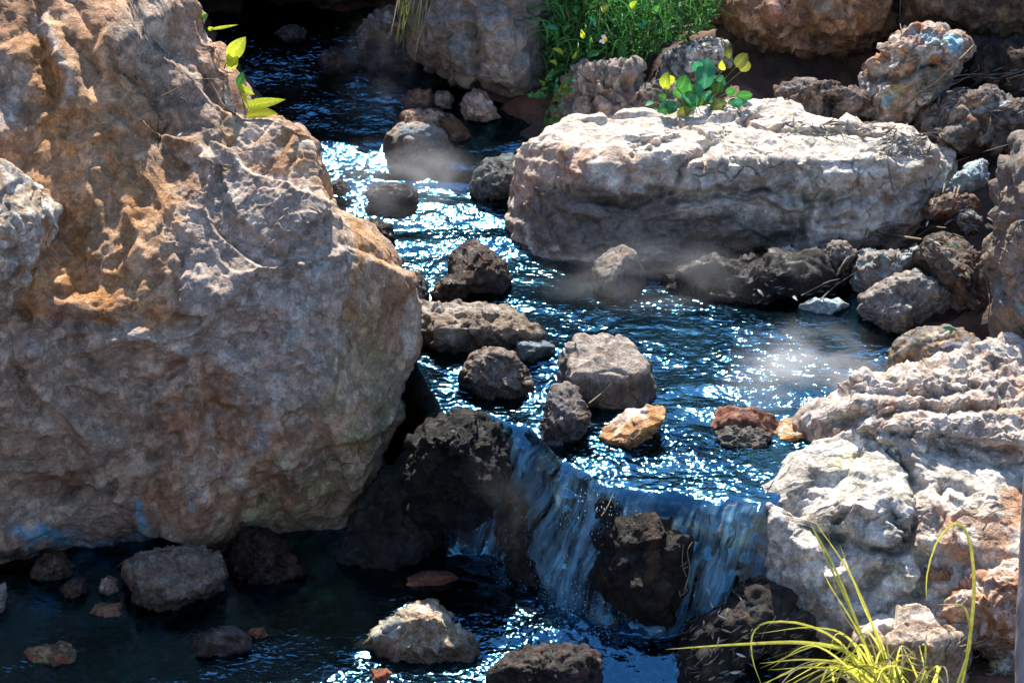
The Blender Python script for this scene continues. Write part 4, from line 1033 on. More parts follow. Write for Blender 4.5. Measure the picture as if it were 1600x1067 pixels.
rock("rock", "small red brown stone touching water right of the pale-topped stone", "stone",
     [(384, 994), (392, 982), (410, 980), (418, 992), (406, 1002), (390, 1002)], (400, 1000, Z_LOW), .035, 135, [RUST, RED, DBROWN], n=14, style='smooth')

flush_rocks()

# ------------------------------------------------------------------ where surfaces lie, seen from the camera side (to rest small things on them)
ZB = np.full((560, 860), 99., np.float32)
def _zb_add(v):
    X, Y = proj(v.astype(float))
    dd = (v - CAM) @ FW
    i = np.floor(Y / 2).astype(int) + 10
    j = np.floor(X / 2).astype(int) + 20
    ok = (i >= 0) & (i < ZB.shape[0]) & (j >= 0) & (j < ZB.shape[1])
    np.minimum.at(ZB, (i[ok], j[ok]), dd[ok].astype(np.float32))
for c in CLOUD:
    _zb_add(c)
_zb_add(GROUND_PTS)
def surf(px, py, lift=0.0, rad=2):
    i, j = int(py // 2) + 10, int(px // 2) + 20
    w_ = ZB[max(0, i - rad):i + rad + 1, max(0, j - rad):j + rad + 1]
    D = float(np.min(w_)) if w_.size else 8.0
    if D > 50: D = 8.0
    return W(px, py, D - lift)

# ------------------------------------------------------------------ plant materials
def leaf_material(name, col, col2, trans=.5, rough=.45, scale=30.):
    m, nt, out = newmat(name)
    tc = nd(nt, "ShaderNodeTexCoord")
    oi = nd(nt, "ShaderNodeObjectInfo")
    n1 = nd(nt, "ShaderNodeTexNoise", {"Vector": tc.outputs["Object"], "Scale": scale, "Detail": 4.0})
    f = mathn(nt, 'ADD', mathn(nt, 'MULTIPLY', n1.outputs[0], .9), mathn(nt, 'MULTIPLY_ADD', oi.outputs["Random"], .5, -.2), clamp=True)
    cr = nd(nt, "ShaderNodeMix", {0: f, 6: (*col, 1), 7: (*col2, 1)}, data_type='RGBA')
    ra = nd(nt, "ShaderNodeAttribute", attribute_name="rib")
    rs_ = nd(nt, "ShaderNodeSeparateColor", {0: ra.outputs["Color"]})
    rf = mathn(nt, 'MULTIPLY', mathn(nt, 'POWER', rs_.outputs[0], 5.0), .55)
    n2 = nd(nt, "ShaderNodeTexNoise", {"Vector": tc.outputs["Object"], "Scale": scale * 5, "Detail": 5.0, "Roughness": .7})
    tf = mathn(nt, 'ADD', rs_.outputs[1], mathn(nt, 'MULTIPLY_ADD', oi.outputs["Random"], .25, mathn(nt, 'MULTIPLY_ADD', n2.outputs[0], .5, -.45)))
    tf = nd(nt, "ShaderNodeMapRange", {0: tf, 1: .92, 2: 1.05, 3: 0.0, 4: .8}).outputs[0]
    lite = nd(nt, "ShaderNodeMix", {0: rf, 6: cr.outputs[2], 7: (min(1, col2[0] * 1.5 + .08), min(1, col2[1] * 1.3 + .08), col2[2] * 1.3 + .04, 1)}, data_type='RGBA')
    cr = nd(nt, "ShaderNodeMix", {0: tf, 6: lite.outputs[2], 7: (.30, .17, .07, 1)}, data_type='RGBA')
    sp = nd(nt, "ShaderNodeMapRange", {0: n2.outputs[0], 1: .35, 2: .65, 3: .72, 4: 1.18})
    cr = nd(nt, "ShaderNodeMix", {0: 1.0, 6: cr.outputs[2], 7: sp.outputs[0]}, data_type='RGBA', blend_type='MULTIPLY')
    p = nd(nt, "ShaderNodeBsdfPrincipled", {"Base Color": cr.outputs[2], "Roughness": rough})
    p.inputs["Specular IOR Level"].default_value = .4
    t = nd(nt, "ShaderNodeBsdfTranslucent", {"Color": cr.outputs[2]})
    mx = nd(nt, "ShaderNodeMixShader", {0: trans, 1: p.outputs[0], 2: t.outputs[0]})
    nt.links.new(mx.outputs[0], out.inputs[0])
    return m
LEAF_YEL = leaf_material("leaf_yellow_green", (.34, .46, .03), (.52, .60, .05), .6)
LEAF_GRN = leaf_material("leaf_green", (.03, .16, .03), (.07, .30, .05), .45)
LEAF_BLU = leaf_material("leaf_blue_green", (.02, .17, .09), (.05, .30, .14), .4)
LEAF_OLV = leaf_material("leaf_olive", (.10, .14, .02), (.20, .22, .03), .45)
GRASS_Y = leaf_material("grass_sunlit", (.62, .62, .06), (.80, .76, .16), .6, .4, 12.)
WEED = leaf_material("weed_green", (.012, .055, .014), (.08, .19, .025), .45, .5, 14.)
DRY = leaf_material("dry_straw", (.24, .19, .10), (.42, .36, .22), .25, .7)
DEAD = leaf_material("dead_leaf", (.07, .05, .035), (.22, .18, .13), .15, .7, 20.)
DEADB = leaf_material("dead_leaf_grey", (.06, .07, .08), (.19, .21, .22), .15, .5, 20.)
TWIG = leaf_material("twig_bark", (.10, .075, .055), (.24, .20, .165), 0.0, .8, 60.)
PETAL = leaf_material("petal_white", (.75, .75, .72), (.8, .8, .78), .3)
YELLOW = leaf_material("flower_yellow", (.75, .45, .03), (.8, .55, .05), .2)
random.seed(4)
RS = np.random.RandomState(4)
unit = lambda v: np.asarray(v, float) / (np.linalg.norm(v) + 1e-12)

def leaf_geo(p0, p1, width, roll=0.0, fold=.25, droop=.12, shape='oval', nl=7):
    """an arched, folded leaf from p0 to p1: verts, quads"""
    p0, p1 = np.asarray(p0, float), np.asarray(p1, float)
    ax = p1 - p0
    L = np.linalg.norm(ax)
    a = ax / L
    side = unit(np.cross(a, TC))
    nrm = unit(np.cross(side, a))
    if nrm @ TC < 0: nrm, side = -nrm, -side
    c, sn = math.cos(roll), math.sin(roll)
    side, nrm = side * c + nrm * sn, nrm * c - side * sn
    V = []
    for i in range(nl + 1):
        t = i / nl
        if shape == 'oval': wd = math.sin(math.pi * min(1, .06 + t * .94) ** .8) ** .8
        elif shape == 'round': wd = math.sqrt(max(0, 1 - (2 * t - 1) ** 2)) * (1 if t > .1 else .8)
        elif shape == 'lance': wd = math.sin(math.pi * (t * .97 + .03)) ** .9 * (1 - .35 * t)
        else: wd = (1 - t) ** .7 * min(1, .4 + t * 6)
        wd = max(wd, .02) * width / 2
        mid = p0 + ax * t + nrm * (droop * L * math.sin(math.pi * t))
        V += [mid - side * wd + nrm * (fold * wd), mid, mid + side * wd + nrm * (fold * wd)]
    F = []
    for i in range(nl):
        b = 3 * i
        F += [(b, b + 1, b + 4, b + 3), (b + 1, b + 2, b + 5, b + 4)]
    return np.array(V), np.array(F)
def blade_geo(pts, w0, nseg=14, twist=0.0, facing=None):
    """ribbon along a smooth curve through pts, tapering to a point, V-folded"""
    pts = np.asarray(pts, float)
    n = len(pts)
    t = np.linspace(0, n - 1, nseg + 1)
    ext = np.vstack([2 * pts[0] - pts[1], pts, 2 * pts[-1] - pts[-2]])
    C = []
    for tt in t:
        k = min(int(tt), n - 2)
        u = tt - k
        a, b, c, d = ext[k], ext[k + 1], ext[k + 2], ext[k + 3]
        C.append(.5 * ((2 * b) + (c - a) * u + (2 * a - 5 * b + 4 * c - d) * u * u + (3 * b - a - 3 * c + d) * u ** 3))
    C = np.array(C)
    T = np.gradient(C, axis=0)
    T /= np.linalg.norm(T, axis=1)[:, None] + 1e-12
    fc = unit(facing if facing is not None else TC)
    V = []
    for i in range(nseg + 1):
        s_ = unit(np.cross(T[i], fc))
        nn = np.cross(s_, T[i])
        an = twist * i / nseg
        s_ = s_ * math.cos(an) + nn * math.sin(an)
        f = i / nseg
        wd = w0 * .5 * (1 - f ** 2.2) ** .8 * min(1, .6 + f * 3) + w0 * .02
        V += [C[i] - s_ * wd + nn * wd * .18, C[i], C[i] + s_ * wd + nn * wd * .18]
    F = []
    for i in range(nseg):
        b = 3 * i
        F += [(b, b + 1, b + 4, b + 3), (b + 1, b + 2, b + 5, b + 4)]
    return np.array(V), np.array(F)
def tube_geo(pts, r0, r1=None, ns=6, nseg=None):
    pts = np.asarray(pts, float)
    n = len(pts)
    nseg = nseg or max(2, (n - 1) * 4)
    ext = np.vstack([2 * pts[0] - pts[1], pts, 2 * pts[-1] - pts[-2]])
    C = []
    for tt in np.linspace(0, n - 1, nseg + 1):
        k = min(int(tt), n - 2); u = tt - k
        a, b, c, d = ext[k], ext[k + 1], ext[k + 2], ext[k + 3]
        C.append(.5 * ((2 * b) + (c - a) * u + (2 * a - 5 * b + 4 * c - d) * u * u + (3 * b - a - 3 * c + d) * u ** 3))
    C = np.array(C)
    T = np.gradient(C, axis=0)
    T /= np.linalg.norm(T, axis=1)[:, None] + 1e-12
    r1 = r0 * .5 if r1 is None else r1
    ref = np.array([.3, .2, .93]) if abs(T[0][2]) < .9 else np.array([1., .1, 0])
    V, F = [], []
    for i in range(nseg + 1):
        x = unit(np.cross(T[i], ref)); y = np.cross(T[i], x)
        r = r0 + (r1 - r0) * i / nseg
        for k in range(ns):
            an = 2 * math.pi * k / ns
            V.append(C[i] + (x * math.cos(an) + y * math.sin(an)) * r)
    for i in range(nseg):
        for k in range(ns):
            k2 = (k + 1) % ns
            F.append((i * ns + k, i * ns + k2, (i + 1) * ns + k2, (i + 1) * ns + k))
    return np.array(V), np.array(F)
def join(geos):
    V, F, o = [], [], 0
    for v, f in geos:
        V.append(v); F.append(np.asarray(f) + o); o += len(v)
    return np.concatenate(V), np.concatenate(F)
def place(name, geo, mat, origin, parent=None, **kw):
    v, f = geo
    me = mesh_np(name, v - np.asarray(origin), f)
    if name in ("leaf", "blade", "foliage", "fallen_leaf", "leaf_litter", "petal"):
        k = np.arange(len(v))
        rib = (k % 3 == 1) * 1.0
        tip = (k // 3) / max(1, len(v) // 3 - 1) if name in ("leaf", "blade") else 0 * rib
        set_attr(me, "rib", np.stack([rib, tip, 0 * rib], 1))
    return link(name, me, mat, (0, 0, 0) if parent is not None else origin, parent, **kw)
def empty(name, loc, label, cat, group=None):
    o = link(name, None, None, loc, None, label, cat, group)
    o.empty_display_size = .05
    return o

# ------------------------------------------------------------------ plants on the huge boulder's right shoulder
def sprig(label, root, leaves, stem, D, mat=LEAF_YEL):
    r = W(*root, D)
    e = empty("leafy_sprig", r, label, "plant", "sprigs on the big boulder")
    place("stem", tube_geo([W(*p, D) for p in stem], .0022, .001), LEAF_OLV, r, e)
    for (x0, y0, x1, y1, wpx, dz, m) in leaves:
        sc = D / FPX
        place("leaf", leaf_geo(W(x0, y0, D), W(x1, y1, D - dz), wpx * sc, random.uniform(-.4, .4), .2, .08), m or mat, r, e)
DL = depth(surf(372, 168)) - .02
sprig("two rounded yellow green leaves sticking out above the boulder's shoulder", (352, 100),
      [(358, 90, 384, 58, 26, .02, None), (357, 106, 372, 88, 17, .015, None), (360, 100, 356, 84, 12, .01, None)], [(350, 108), (354, 98), (362, 88)], DL)
sprig("lowest leafy sprig on the boulder's edge with two long pointed leaves", (384, 172),
      [(372, 134, 380, 112, 14, .0, LEAF_GRN), (372, 134, 398, 148, 14, .02, None), (384, 166, 446, 156, 17, .05, None), (386, 180, 434, 178, 22, .05, None), (392, 164, 402, 152, 7, 0, LEAF_BLU), (378, 150, 390, 162, 8, 0, None)],
      [(384, 180), (380, 160), (374, 140), (376, 122)], DL)
DL2 = depth(surf(318, 50)) - .02
sprig("tiny sprig at the top of the boulder's edge, above the rounded leaves", (322, 44),
      [(312, 30, 316, 18, 9, .01, None), (314, 30, 326, 22, 6, .01, LEAF_GRN), (330, 46, 372, 39, 5, .02, None), (325, 46, 334, 44, 7, 0, None), (276, 13, 288, 22, 5, .0, LEAF_BLU)], [(318, 52), (318, 40), (314, 28)], DL2)
# thin dry stems and roots lying on the boulder
for lab, pts in (("hair-thin dry stem looping over the big boulder's upper face", [(236, 158), (270, 142), (300, 126), (330, 124), (352, 128)]),
                 ("short curled dry stem on the big boulder's face", [(262, 152), (280, 152), (294, 160), (296, 176)]),
                 ("hooked dry root hanging along the boulder's upper edge", [(322, 118), (336, 140), (346, 160), (356, 167), (372, 162)])):
    g = tube_geo([surf(*p, lift=.004) for p in pts], .0022, .0012, 5)
    place("dry_stem", g, TWIG, g[0].mean(0), label=lab, cat="stem", group="dry stems on the big boulder")

# ------------------------------------------------------------------ sunlit grass tuft, right foreground
def grass_tuft():
    Db = 6.42
    base = W(1395, 1112, Db)
    e = empty("grass_tuft", base, "bright yellow green grass tuft with arching blades in the right foreground", "grass tuft")
    sc = Db / FPX
    def B(pts, w=6.0, d0=0.0, d1=0.0, tw=0.0, mat=GRASS_Y):
        n = len(pts)
        w3 = [W(x, y, Db - (d0 + (d1 - d0) * k / (n - 1))) for k, (x, y) in enumerate(pts)]
        place("blade", blade_geo(w3, w * .78 * sc, 16, tw), mat, base, e)
    # long ones picked from the picture
    B([(1388, 1090), (1360, 1030), (1310, 900), (1254, 796)], 7, .05, -.05)
    B([(1380, 1090), (1350, 1000), (1295, 880), (1268, 822)], 5, .03, -.1)
    B([(1400, 1090), (1376, 1010), (1330, 900), (1270, 810)], 6, .03, .05)
    B([(1392, 1090), (1340, 985), (1300, 920), (1290, 900)], 4, .03, .05)
    B([(1398, 1085), (1380, 1010), (1350, 950), (1312, 850)], 4, .0, .1)
    B([(1375, 1085), (1345, 1000), (1310, 940), (1292, 812)], 3, .0, .1, mat=DRY)
    B([(1500, 1085), (1512, 1020), (1522, 930), (1518, 860), (1506, 824), (1486, 820), (1462, 850), (1448, 900), (1448, 938)], 7, .06, -.02)
    B([(1490, 1085), (1515, 1010), (1512, 960), (1500, 945), (1464, 944)], 6, .08, .02)
    B([(1370, 1080), (1330, 1022), (1260, 1004), (1160, 1006), (1040, 1014)], 9, .02, .25)
    B([(1360, 1085), (1320, 1010), (1260, 976), (1200, 972), (1176, 990), (1176, 1030), (1192, 1075)], 5, .05, .25)
    B([(1370, 1085), (1330, 1000), (1270, 980), (1180, 990)], 4, .02, .2)
    B([(1360, 1090), (1320, 1040), (1260, 1030), (1186, 1036)], 5, .05, .2)
    B([(1370, 1090), (1330, 1050), (1280, 1042), (1200, 1046)], 4, .08, .25)
    B([(1452, 1085), (1446, 1050), (1436, 1006)], 5, .0, .05)
    B([(1444, 1085), (1430, 1050), (1410, 1008)], 5, .0, .05)
    B([(1400, 1090), (1392, 1060), (1335, 1032)], 5, .1, .15)
    for k in range(76):
        x0 = 1380 + random.gauss(0, 34)
        tipx = random.uniform(1180, 1440) if k % 4 else random.uniform(1400, 1500)
        tipy = random.uniform(1010, 1090) + .12 * abs(tipx - 1340)
        apx, apy = (x0 + tipx) / 2 + random.gauss(0, 15), min(tipy - random.uniform(5, 45), 1040)
        if apy < 985: apy = random.uniform(985, 1030)
        B([(x0, 1112), ((x0 * 2 + apx) / 3, (1112 + apy) / 2 - 5), (apx, apy), (tipx, tipy)], random.uniform(3.5, 7), random.uniform(-.08, .12), random.uniform(-.1, .3), random.uniform(-.6, .6), GRASS_Y if random.random() < .78 else random.choice([LEAF_OLV, DRY]))
grass_tuft()

# ------------------------------------------------------------------ green weeds and broad-leaved plant on the far bank
def weeds():
    D0 = depth(P(960, 205, .17)) + .12
    base = W(980, 150, D0 + .1)
    e = empty("weed_clump", base, "dense clump of green weeds and grass hanging over the far bank", "weeds")
    sc = D0 / FPX
    poly = [(858, -30), (1124, -30), (1118, 30), (1080, 60), (1040, 66), (1010, 95), (960, 92), (920, 96), (890, 110), (872, 140), (850, 146), (852, 100), (846, 60)]
    geos, grn = [], []
    cnt = 0
    while cnt < 1900:
        x, y = random.uniform(840, 1130), random.uniform(-40, 150)
        if not inpoly(np.array([x]), np.array([y]), poly)[0]: continue
        dz = random.uniform(0, .32)
        p = W(x, y, D0 + dz)
        an = random.uniform(0, 2 * math.pi)
        L = random.uniform(8, 24) * sc
        q = p + (RT * math.cos(an) + UP * (math.sin(an) * .8 + .25) + TC * random.uniform(-.5, .8)) * L
        if random.random() < .55:
            g = leaf_geo(p, q, L * random.uniform(.12, .3), random.uniform(-1.2, 1.2), .2, random.uniform(-.1, .2), 'lance', 3)
        else:
            g = leaf_geo(p, q, L * random.uniform(.35, .6), random.uniform(-1.2, 1.2), .2, random.uniform(0, .15), 'oval', 3)
        geos.append(g)
        cnt += 1
    for k in range(700):
        x, y = random.uniform(845, 1120), random.uniform(-20, 150)
        if not inpoly(np.array([x]), np.array([y]), poly)[0]: continue
        dz = random.uniform(-.04, .25)
        dx = random.gauss(0, 26); L = random.uniform(25, 60)
        geos.append(blade_geo([W(x, y, D0 + dz), W(x + dx * .4, y - L * .6, D0 + dz - .02), W(x + dx, y - L * .75, D0 + dz - .05), W(x + dx * 1.6, y - L * .45, D0 + dz - .08)], random.uniform(1.4, 2.8) * sc, 6))
    st = len(geos) // 2
    random.shuffle(geos)
    f1 = place("foliage", join(geos[:st]), WEED, base, e, kind="stuff")
    f2 = place("foliage", join(geos[st:]), LEAF_GRN, base, e, kind="stuff")
    # leaves large enough to pick out
    for (x0, y0, x1, y1, w_, m) in [(855, 150, 824, 152, 9, LEAF_GRN), (850, 145, 838, 150, 8, LEAF_GRN), (882, 132, 870, 145, 9, LEAF_YEL), (890, 128, 878, 138, 7, LEAF_YEL), (1020, 20, 1032, 6, 16, LEAF_GRN), (872, 46, 850, 44, 10, LEAF_BLU), (930, 40, 918, 26, 9, LEAF_BLU),
                                 (880, 84, 862, 76, 8, LEAF_YEL), (912, 60, 908, 46, 8, LEAF_YEL), (895, 92, 901, 80, 6, LEAF_YEL), (965, 30, 980, 22, 9, LEAF_GRN), (1000, 44, 1012, 36, 9, LEAF_BLU), (880, 50, 892, 40, 9, LEAF_GRN), (940, 18, 952, 8, 9, LEAF_OLV), (985, 12, 996, 2, 10, LEAF_YEL),
                                 (910, 110, 926, 100, 6, LEAF_BLU), (975, 90, 980, 104, 7, LEAF_BLU), (990, 92, 994, 108, 7, LEAF_GRN), (870, 100, 858, 96, 8, LEAF_YEL), (935, 82, 922, 90, 7, LEAF_GRN)]:
        place("leaf", leaf_geo(W(x0, y0, D0 - .05), W(x1, y1, D0 - .08), w_ * sc, random.uniform(-.5, .5)), m, base, e)
weeds()

def trailing(label, rx, ry, D, items, name="trailing_plant"):
    base = W(rx, ry, D)
    e = empty(name, base, label, "plant")
    sc = D / FPX
    for pts in items:
        place("stem", tube_geo([W(x, y, D - .01 * k) for k, (x, y) in enumerate(pts)], .0022, .001, 5), LEAF_OLV, base, e)
        for k in range(len(pts) * 4):
            t = random.random() * (len(pts) - 1)
            i = int(t); u = t - i
            x, y = pts[i][0] * (1 - u) + pts[i + 1][0] * u, pts[i][1] * (1 - u) + pts[i + 1][1] * u
            an = random.uniform(0, 6.28)
            place("leaf", leaf_geo(W(x, y, D), W(x + 11 * math.cos(an), y + 9 * math.sin(an), D - .02), random.uniform(4, 7) * sc, random.uniform(-.8, .8), nl=4), random.choice([LEAF_GRN, LEAF_GRN, LEAF_OLV, LEAF_BLU]), base, e)
trailing("thin green plant trailing down beside the flat boulder's back left end", 868, 130, depth(P(880, 210, .17)) + .02, [[(872, 120), (862, 160), (850, 190), (856, 215)], [(880, 130), (872, 165), (866, 200)], [(890, 110), (892, 130), (884, 150)], [(862, 110), (846, 140), (828, 152)]])

def broadleaf():
    D0 = min(depth(surf(1090, 172)), depth(P(1090, 178, .27))) + .04
    base = W(1090, 178, D0)
    e = empty("broadleaf_plant", base, "broad-leaved green plant growing behind the flat boulder's top edge", "plant")
    sc = D0 / FPX
    L = [(1040, 140, 1044, 112, 22, 'y'), (1052, 130, 1038, 122, 20, 'y'), (1060, 140, 1072, 118, 26, 'g'), (1070, 160, 1096, 132, 24, 'b'), (1080, 150, 1078, 130, 22, 'g'), (1100, 140, 1106, 90, 30, 'b'), (1090, 110, 1086, 96, 20, 'b'), (1110, 112, 1092, 108, 20, 'b'),
         (1125, 130, 1130, 118, 24, 'b'), (1120, 145, 1128, 128, 22, 'g'), (1140, 92, 1136, 70, 12, 'o'), (1150, 105, 1168, 84, 20, 'o'), (1158, 112, 1170, 96, 16, 'o'), (1130, 110, 1128, 94, 12, 'y'), (1150, 150, 1176, 148, 18, 'g'), (1140, 160, 1168, 158, 16, 'b'),
         (1060, 168, 1030, 166, 20, 'b'), (1050, 172, 1026, 176, 18, 'g'), (1075, 165, 1090, 150, 20, 'b'), (1090, 172, 1110, 152, 22, 'g'), (1100, 165, 1120, 158, 20, 'b'), (1110, 174, 1136, 160, 22, 'o'), (1085, 176, 1064, 160, 20, 'g'), (1100, 178, 1084, 166, 18, 'b'),
         (1020, 160, 1008, 166, 9, 'b'), (1030, 172, 1012, 178, 10, 'g'), (1040, 154, 1028, 148, 12, 'g'), (1110, 150, 1094, 146, 18, 'b'), (1135, 146, 1150, 138, 16, 'g'), (1068, 150, 1052, 140, 18, 'g'), (1126, 168, 1150, 172, 16, 'g'), (1060, 178, 1080, 170, 16, 'o'), (1010, 174, 1002, 180, 8, 'o')]
    mm = {'y': LEAF_YEL, 'g': LEAF_GRN, 'b': LEAF_BLU, 'o': LEAF_OLV}
    for (x0, y0, x1, y1, w_, c) in L:
        dz = random.uniform(-.06, .06)
        place("leaf", leaf_geo(W(x0, y0, D0 + dz), W(x1, y1, D0 + dz - random.uniform(0, .05)), w_ * sc, random.uniform(-.7, .7), .15, random.uniform(.05, .2), random.choice(['round', 'oval']), 8), mm[c], base, e)
        place("stem", tube_geo([W(1080 + (x0 - 1080) * .25, 180, D0 + .02), W((x0 + 1085) / 2, (y0 + 176) / 2, D0 + dz * .5), W(x0, y0, D0 + dz)], .0022, .0014, 5, 5), LEAF_OLV, base, e)
broadleaf()

def flower():
    D0 = depth(P(960, 205, .17)) + .02
    b = W(940, 84, D0)
    e = empty("daisy", b, "small white and yellow daisy among the green weeds", "flower")
    place("stem", tube_geo([W(946, 92, D0), W(948, 78, D0), W(946, 66, D0)], .0015, .001, 5), LEAF_OLV, b, e)
    c = W(946, 63, D0 - .01)
    place("flower_centre", leaf_geo(W(943, 63, D0 - .012), W(949, 62, D0 - .012), .016, 0, .4, .3, 'round', 6), YELLOW, b, e)
    for (x, y) in ((940, 55), (936, 66), (941, 69), (944, 54)):
        place("petal", leaf_geo(W(945, 63, D0 - .008), W(x, y, D0 - .008), .011, 0, .1, .1, 'round', 5), PETAL, b, e)
flower()

# dry grass hanging over the tall grey boulder
def hanging():
    D0 = depth(surf(660, 60)) - .03
    b = W(660, -20, D0)
    e = empty("hanging_grass", b, "wispy dry grass hanging in front of the tall grey boulder", "grass")
    sc = D0 / FPX
    for k in range(34):
        x = random.uniform(618, 690); y = random.uniform(-40, 4)
        L = random.uniform(40, 115); dx = random.gauss(-12, 12)
        dz = random.uniform(0, .05)
        place("blade", blade_geo([W(x, y, D0 - dz), W(x + dx * .3, y + L * .4, D0 - dz - .02), W(x + dx, y + L, D0 - dz)], random.uniform(1.3, 2.6) * sc, 8), random.choice([DRY, DRY, LEAF_OLV]), b, e)
hanging()

# ------------------------------------------------------------------ twigs
TW = [("pale broken stick lying on the dark right bank", [(1370, 361), (1400, 368), (1440, 374)], .008, None),
      ("forked thin twig beside the pale stick", [(1416, 372), (1432, 358), (1450, 354), (1478, 356)], .004, [(1430, 372), (1450, 358), (1470, 352)]),
      ("thin twig dipping into the pool below the mottled stone", [(1252, 462), (1290, 442), (1312, 436)], .003, None),
      ("second thin twig touching the pool beside the first", [(1282, 468), (1306, 446), (1340, 424)], .003, None),
      ("branched twig leaning on the bluish wedge rock", [(1308, 430), (1322, 405), (1346, 380), (1356, 356)], .0045, [(1310, 422), (1330, 400), (1350, 388)]),
      ("bent wiry root arching down in front of the flat boulder's right end", [(1386, 214), (1388, 260), (1394, 290), (1402, 312), (1420, 334)], .003, [(1372, 296), (1384, 286), (1400, 290), (1430, 336)]),
      ("long curved twig across the dark bank at the upper right", [(1436, 330), (1450, 300), (1480, 260), (1530, 240), (1576, 226)], .003, None),
      ("thin root hanging beside the upright rock at the right edge", [(1530, 420), (1542, 440), (1546, 480), (1540, 520)], .003, [(1560, 380), (1550, 410), (1530, 440)]),
      ("dry twig bundle stem behind the split blotched rock", [(1424, 150), (1460, 130), (1500, 92), (1522, 70)], .004, [(1456, 132), (1500, 118), (1540, 116)]),
      ("dark twig below the blotched rock pointing right", [(1400, 178), (1450, 140), (1520, 120), (1590, 114)], .004, [(1450, 140), (1490, 132), (1530, 108)]),
      ("root hanging between the two upper right boulders", [(1408, -10), (1406, 30), (1408, 46)], .004, None),
      ("fine twig across the pale dome's reddish flank", [(1534, 810), (1560, 796), (1596, 790)], .003, None),
      ("loop of dry stem on the gravel by the post", [(1500, 1010), (1540, 1000), (1572, 994), (1578, 1008), (1540, 1014)], .003, [(1520, 1012), (1548, 1000), (1560, 988)]),
      ("thin dead stalk lying on the central grey rock's front", [(920, 630), (940, 614), (956, 598)], .0022, None),
      ("dry stalk standing in front of the wet rock in the cascade", [(940, 806), (950, 790), (958, 772)], .003, None),
      ("pale grass root dangling in the right arm of the cascade", [(1070, 920), (1078, 890), (1074, 862), (1082, 846)], .003, [(1072, 900), (1066, 880), (1068, 850)]),
      ("thin dark twig over the lumpy rock under the huge boulder", [(176, 890), (204, 872), (250, 858), (300, 856)], .003, None)]
for lab, pts, r, br in TW:
    gs = [tube_geo([surf(x, y, lift=.012) for x, y in pts], r * .8, r * .4, 6)]
    if br: gs.append(tube_geo([surf(x, y, lift=.012) for x, y in br], r * .55, r * .25, 6))
    g = join(gs)
    place("twig", g, DRY if "pale" in lab or "dry" in lab or "stalk" in lab else TWIG, g[0].mean(0), label=lab, cat="twig", group="twigs and dry roots")

# ------------------------------------------------------------------ fallen leaves that can be told apart
FL = [("orange dead leaf standing on the dark rock at the upper right", 1546, 200, 1548, 182, 5, DRY), ("yellow dead leaf on the brown upright rock by the right bank", 1508, 425, 1516, 436, 6, DRY), ("small green leaf resting behind the brown upright rock", 1488, 380, 1500, 388, 5, LEAF_BLU),
      ("blue green leaf lying on the marbled wet rock", 1472, 512, 1496, 516, 8, LEAF_BLU), ("pale leaf floating by the submerged bluish slab", 1238, 462, 1246, 470, 6, DEADB), ("dull leaf at the pool edge left of the pale floating leaf", 1184, 452, 1194, 464, 6, DEADB),
      ("pale leaf on the orange streak of the edge rock", 1478, 144, 1490, 142, 4, DRY), ("green grass blade caught on the flat boulder's face", 1270, 312, 1278, 300, 4, LEAF_OLV), ("tiny white leaf stuck on the big boulder's face", 275, 216, 284, 208, 4, PETAL),
      ("tiny bluish leaf on the big boulder's grey face", 340, 324, 346, 318, 4, DEADB), ("blue grey leaf on top of the flat boulder", 1352, 238, 1366, 232, 6, DEADB), ("bright leaf on the dark bank beside the grass blades", 1126, 982, 1144, 988, 4, DRY), ("white dead leaf on the dark bank below the long blade", 1140, 1050, 1158, 1048, 6, PETAL),
      ("second white dead leaf left of the tuft", 1150, 1020, 1166, 1026, 5, PETAL), ("silvery leaf on the dark bank nearest the bottom edge", 1106, 1062, 1118, 1056, 5, DEADB), ("small leaf on the wet bank above the long blade", 1122, 1002, 1134, 998, 5, DEADB),
      ("pale leaf on the dark hollowed rock", 1276, 172, 1280, 166, 4, DEADB)]
for lab, x0, y0, x1, y1, w_, m in FL:
    p0, p1 = surf(x0, y0, .012), surf(x1, y1, .02)
    sc = depth(p0) / FPX
    place("fallen_leaf", leaf_geo(p0, p1, w_ * sc, random.uniform(-.3, .3), .2, .1, 'lance', 5), m, p0, label=lab, cat="leaf", group="fallen leaves")

# litter nobody could count
def litter(name, boxes, mats, seed):
    random.seed(seed)
    for mi, m in enumerate(mats):
        gs = []
        for (x0, y0, x1, y1, n, L0, L1, tilt) in boxes:
            for k in range(n // len(mats)):
                x, y = random.uniform(x0, x1), random.uniform(y0, y1)
                L = random.uniform(L0, L1); an = random.gauss(tilt, .7)
                xa, ya = x + L * math.cos(an), y - L * math.sin(an) * .7
                p0, p1 = surf(x, y, .008, 1), surf(xa, ya, .008, 1)
                if np.linalg.norm(p1 - p0) > .16: continue
                sc = depth(p0) / FPX
                gs.append(leaf_geo(p0, p1, random.uniform(1.6, 4.5) * sc, random.uniform(-.6, .6), .2, random.uniform(0, .2), 'lance', 3))
        g = join(gs)
        place(name, g, m, g[0].mean(0), label="scattered dead leaves and needles on the dark bank, " + ("brown ones" if mi == 0 else "blue grey ones"), cat="leaf litter", kind="stuff")
litter("leaf_litter", [(1370, 200, 1470, 245, 170, 8, 26, .2), (1430, 110, 1600, 180, 150, 8, 26, .5), (1440, 280, 1570, 400, 120, 8, 24, .5), (1220, 190, 1400, 215, 60, 10, 34, .05), (1370, 350, 1480, 400, 90, 8, 30, .3), (1340, 480, 1420, 540, 40, 8, 20, .3),
                       (1050, 960, 1260, 1066, 160, 8, 26, .6), (1500, 1000, 1590, 1066, 150, 6, 20, .4), (1150, 440, 1330, 500, 30, 6, 16, 0), (1060, 880, 1180, 960, 60, 8, 22, .9)], [DEAD, DEADB], 9)

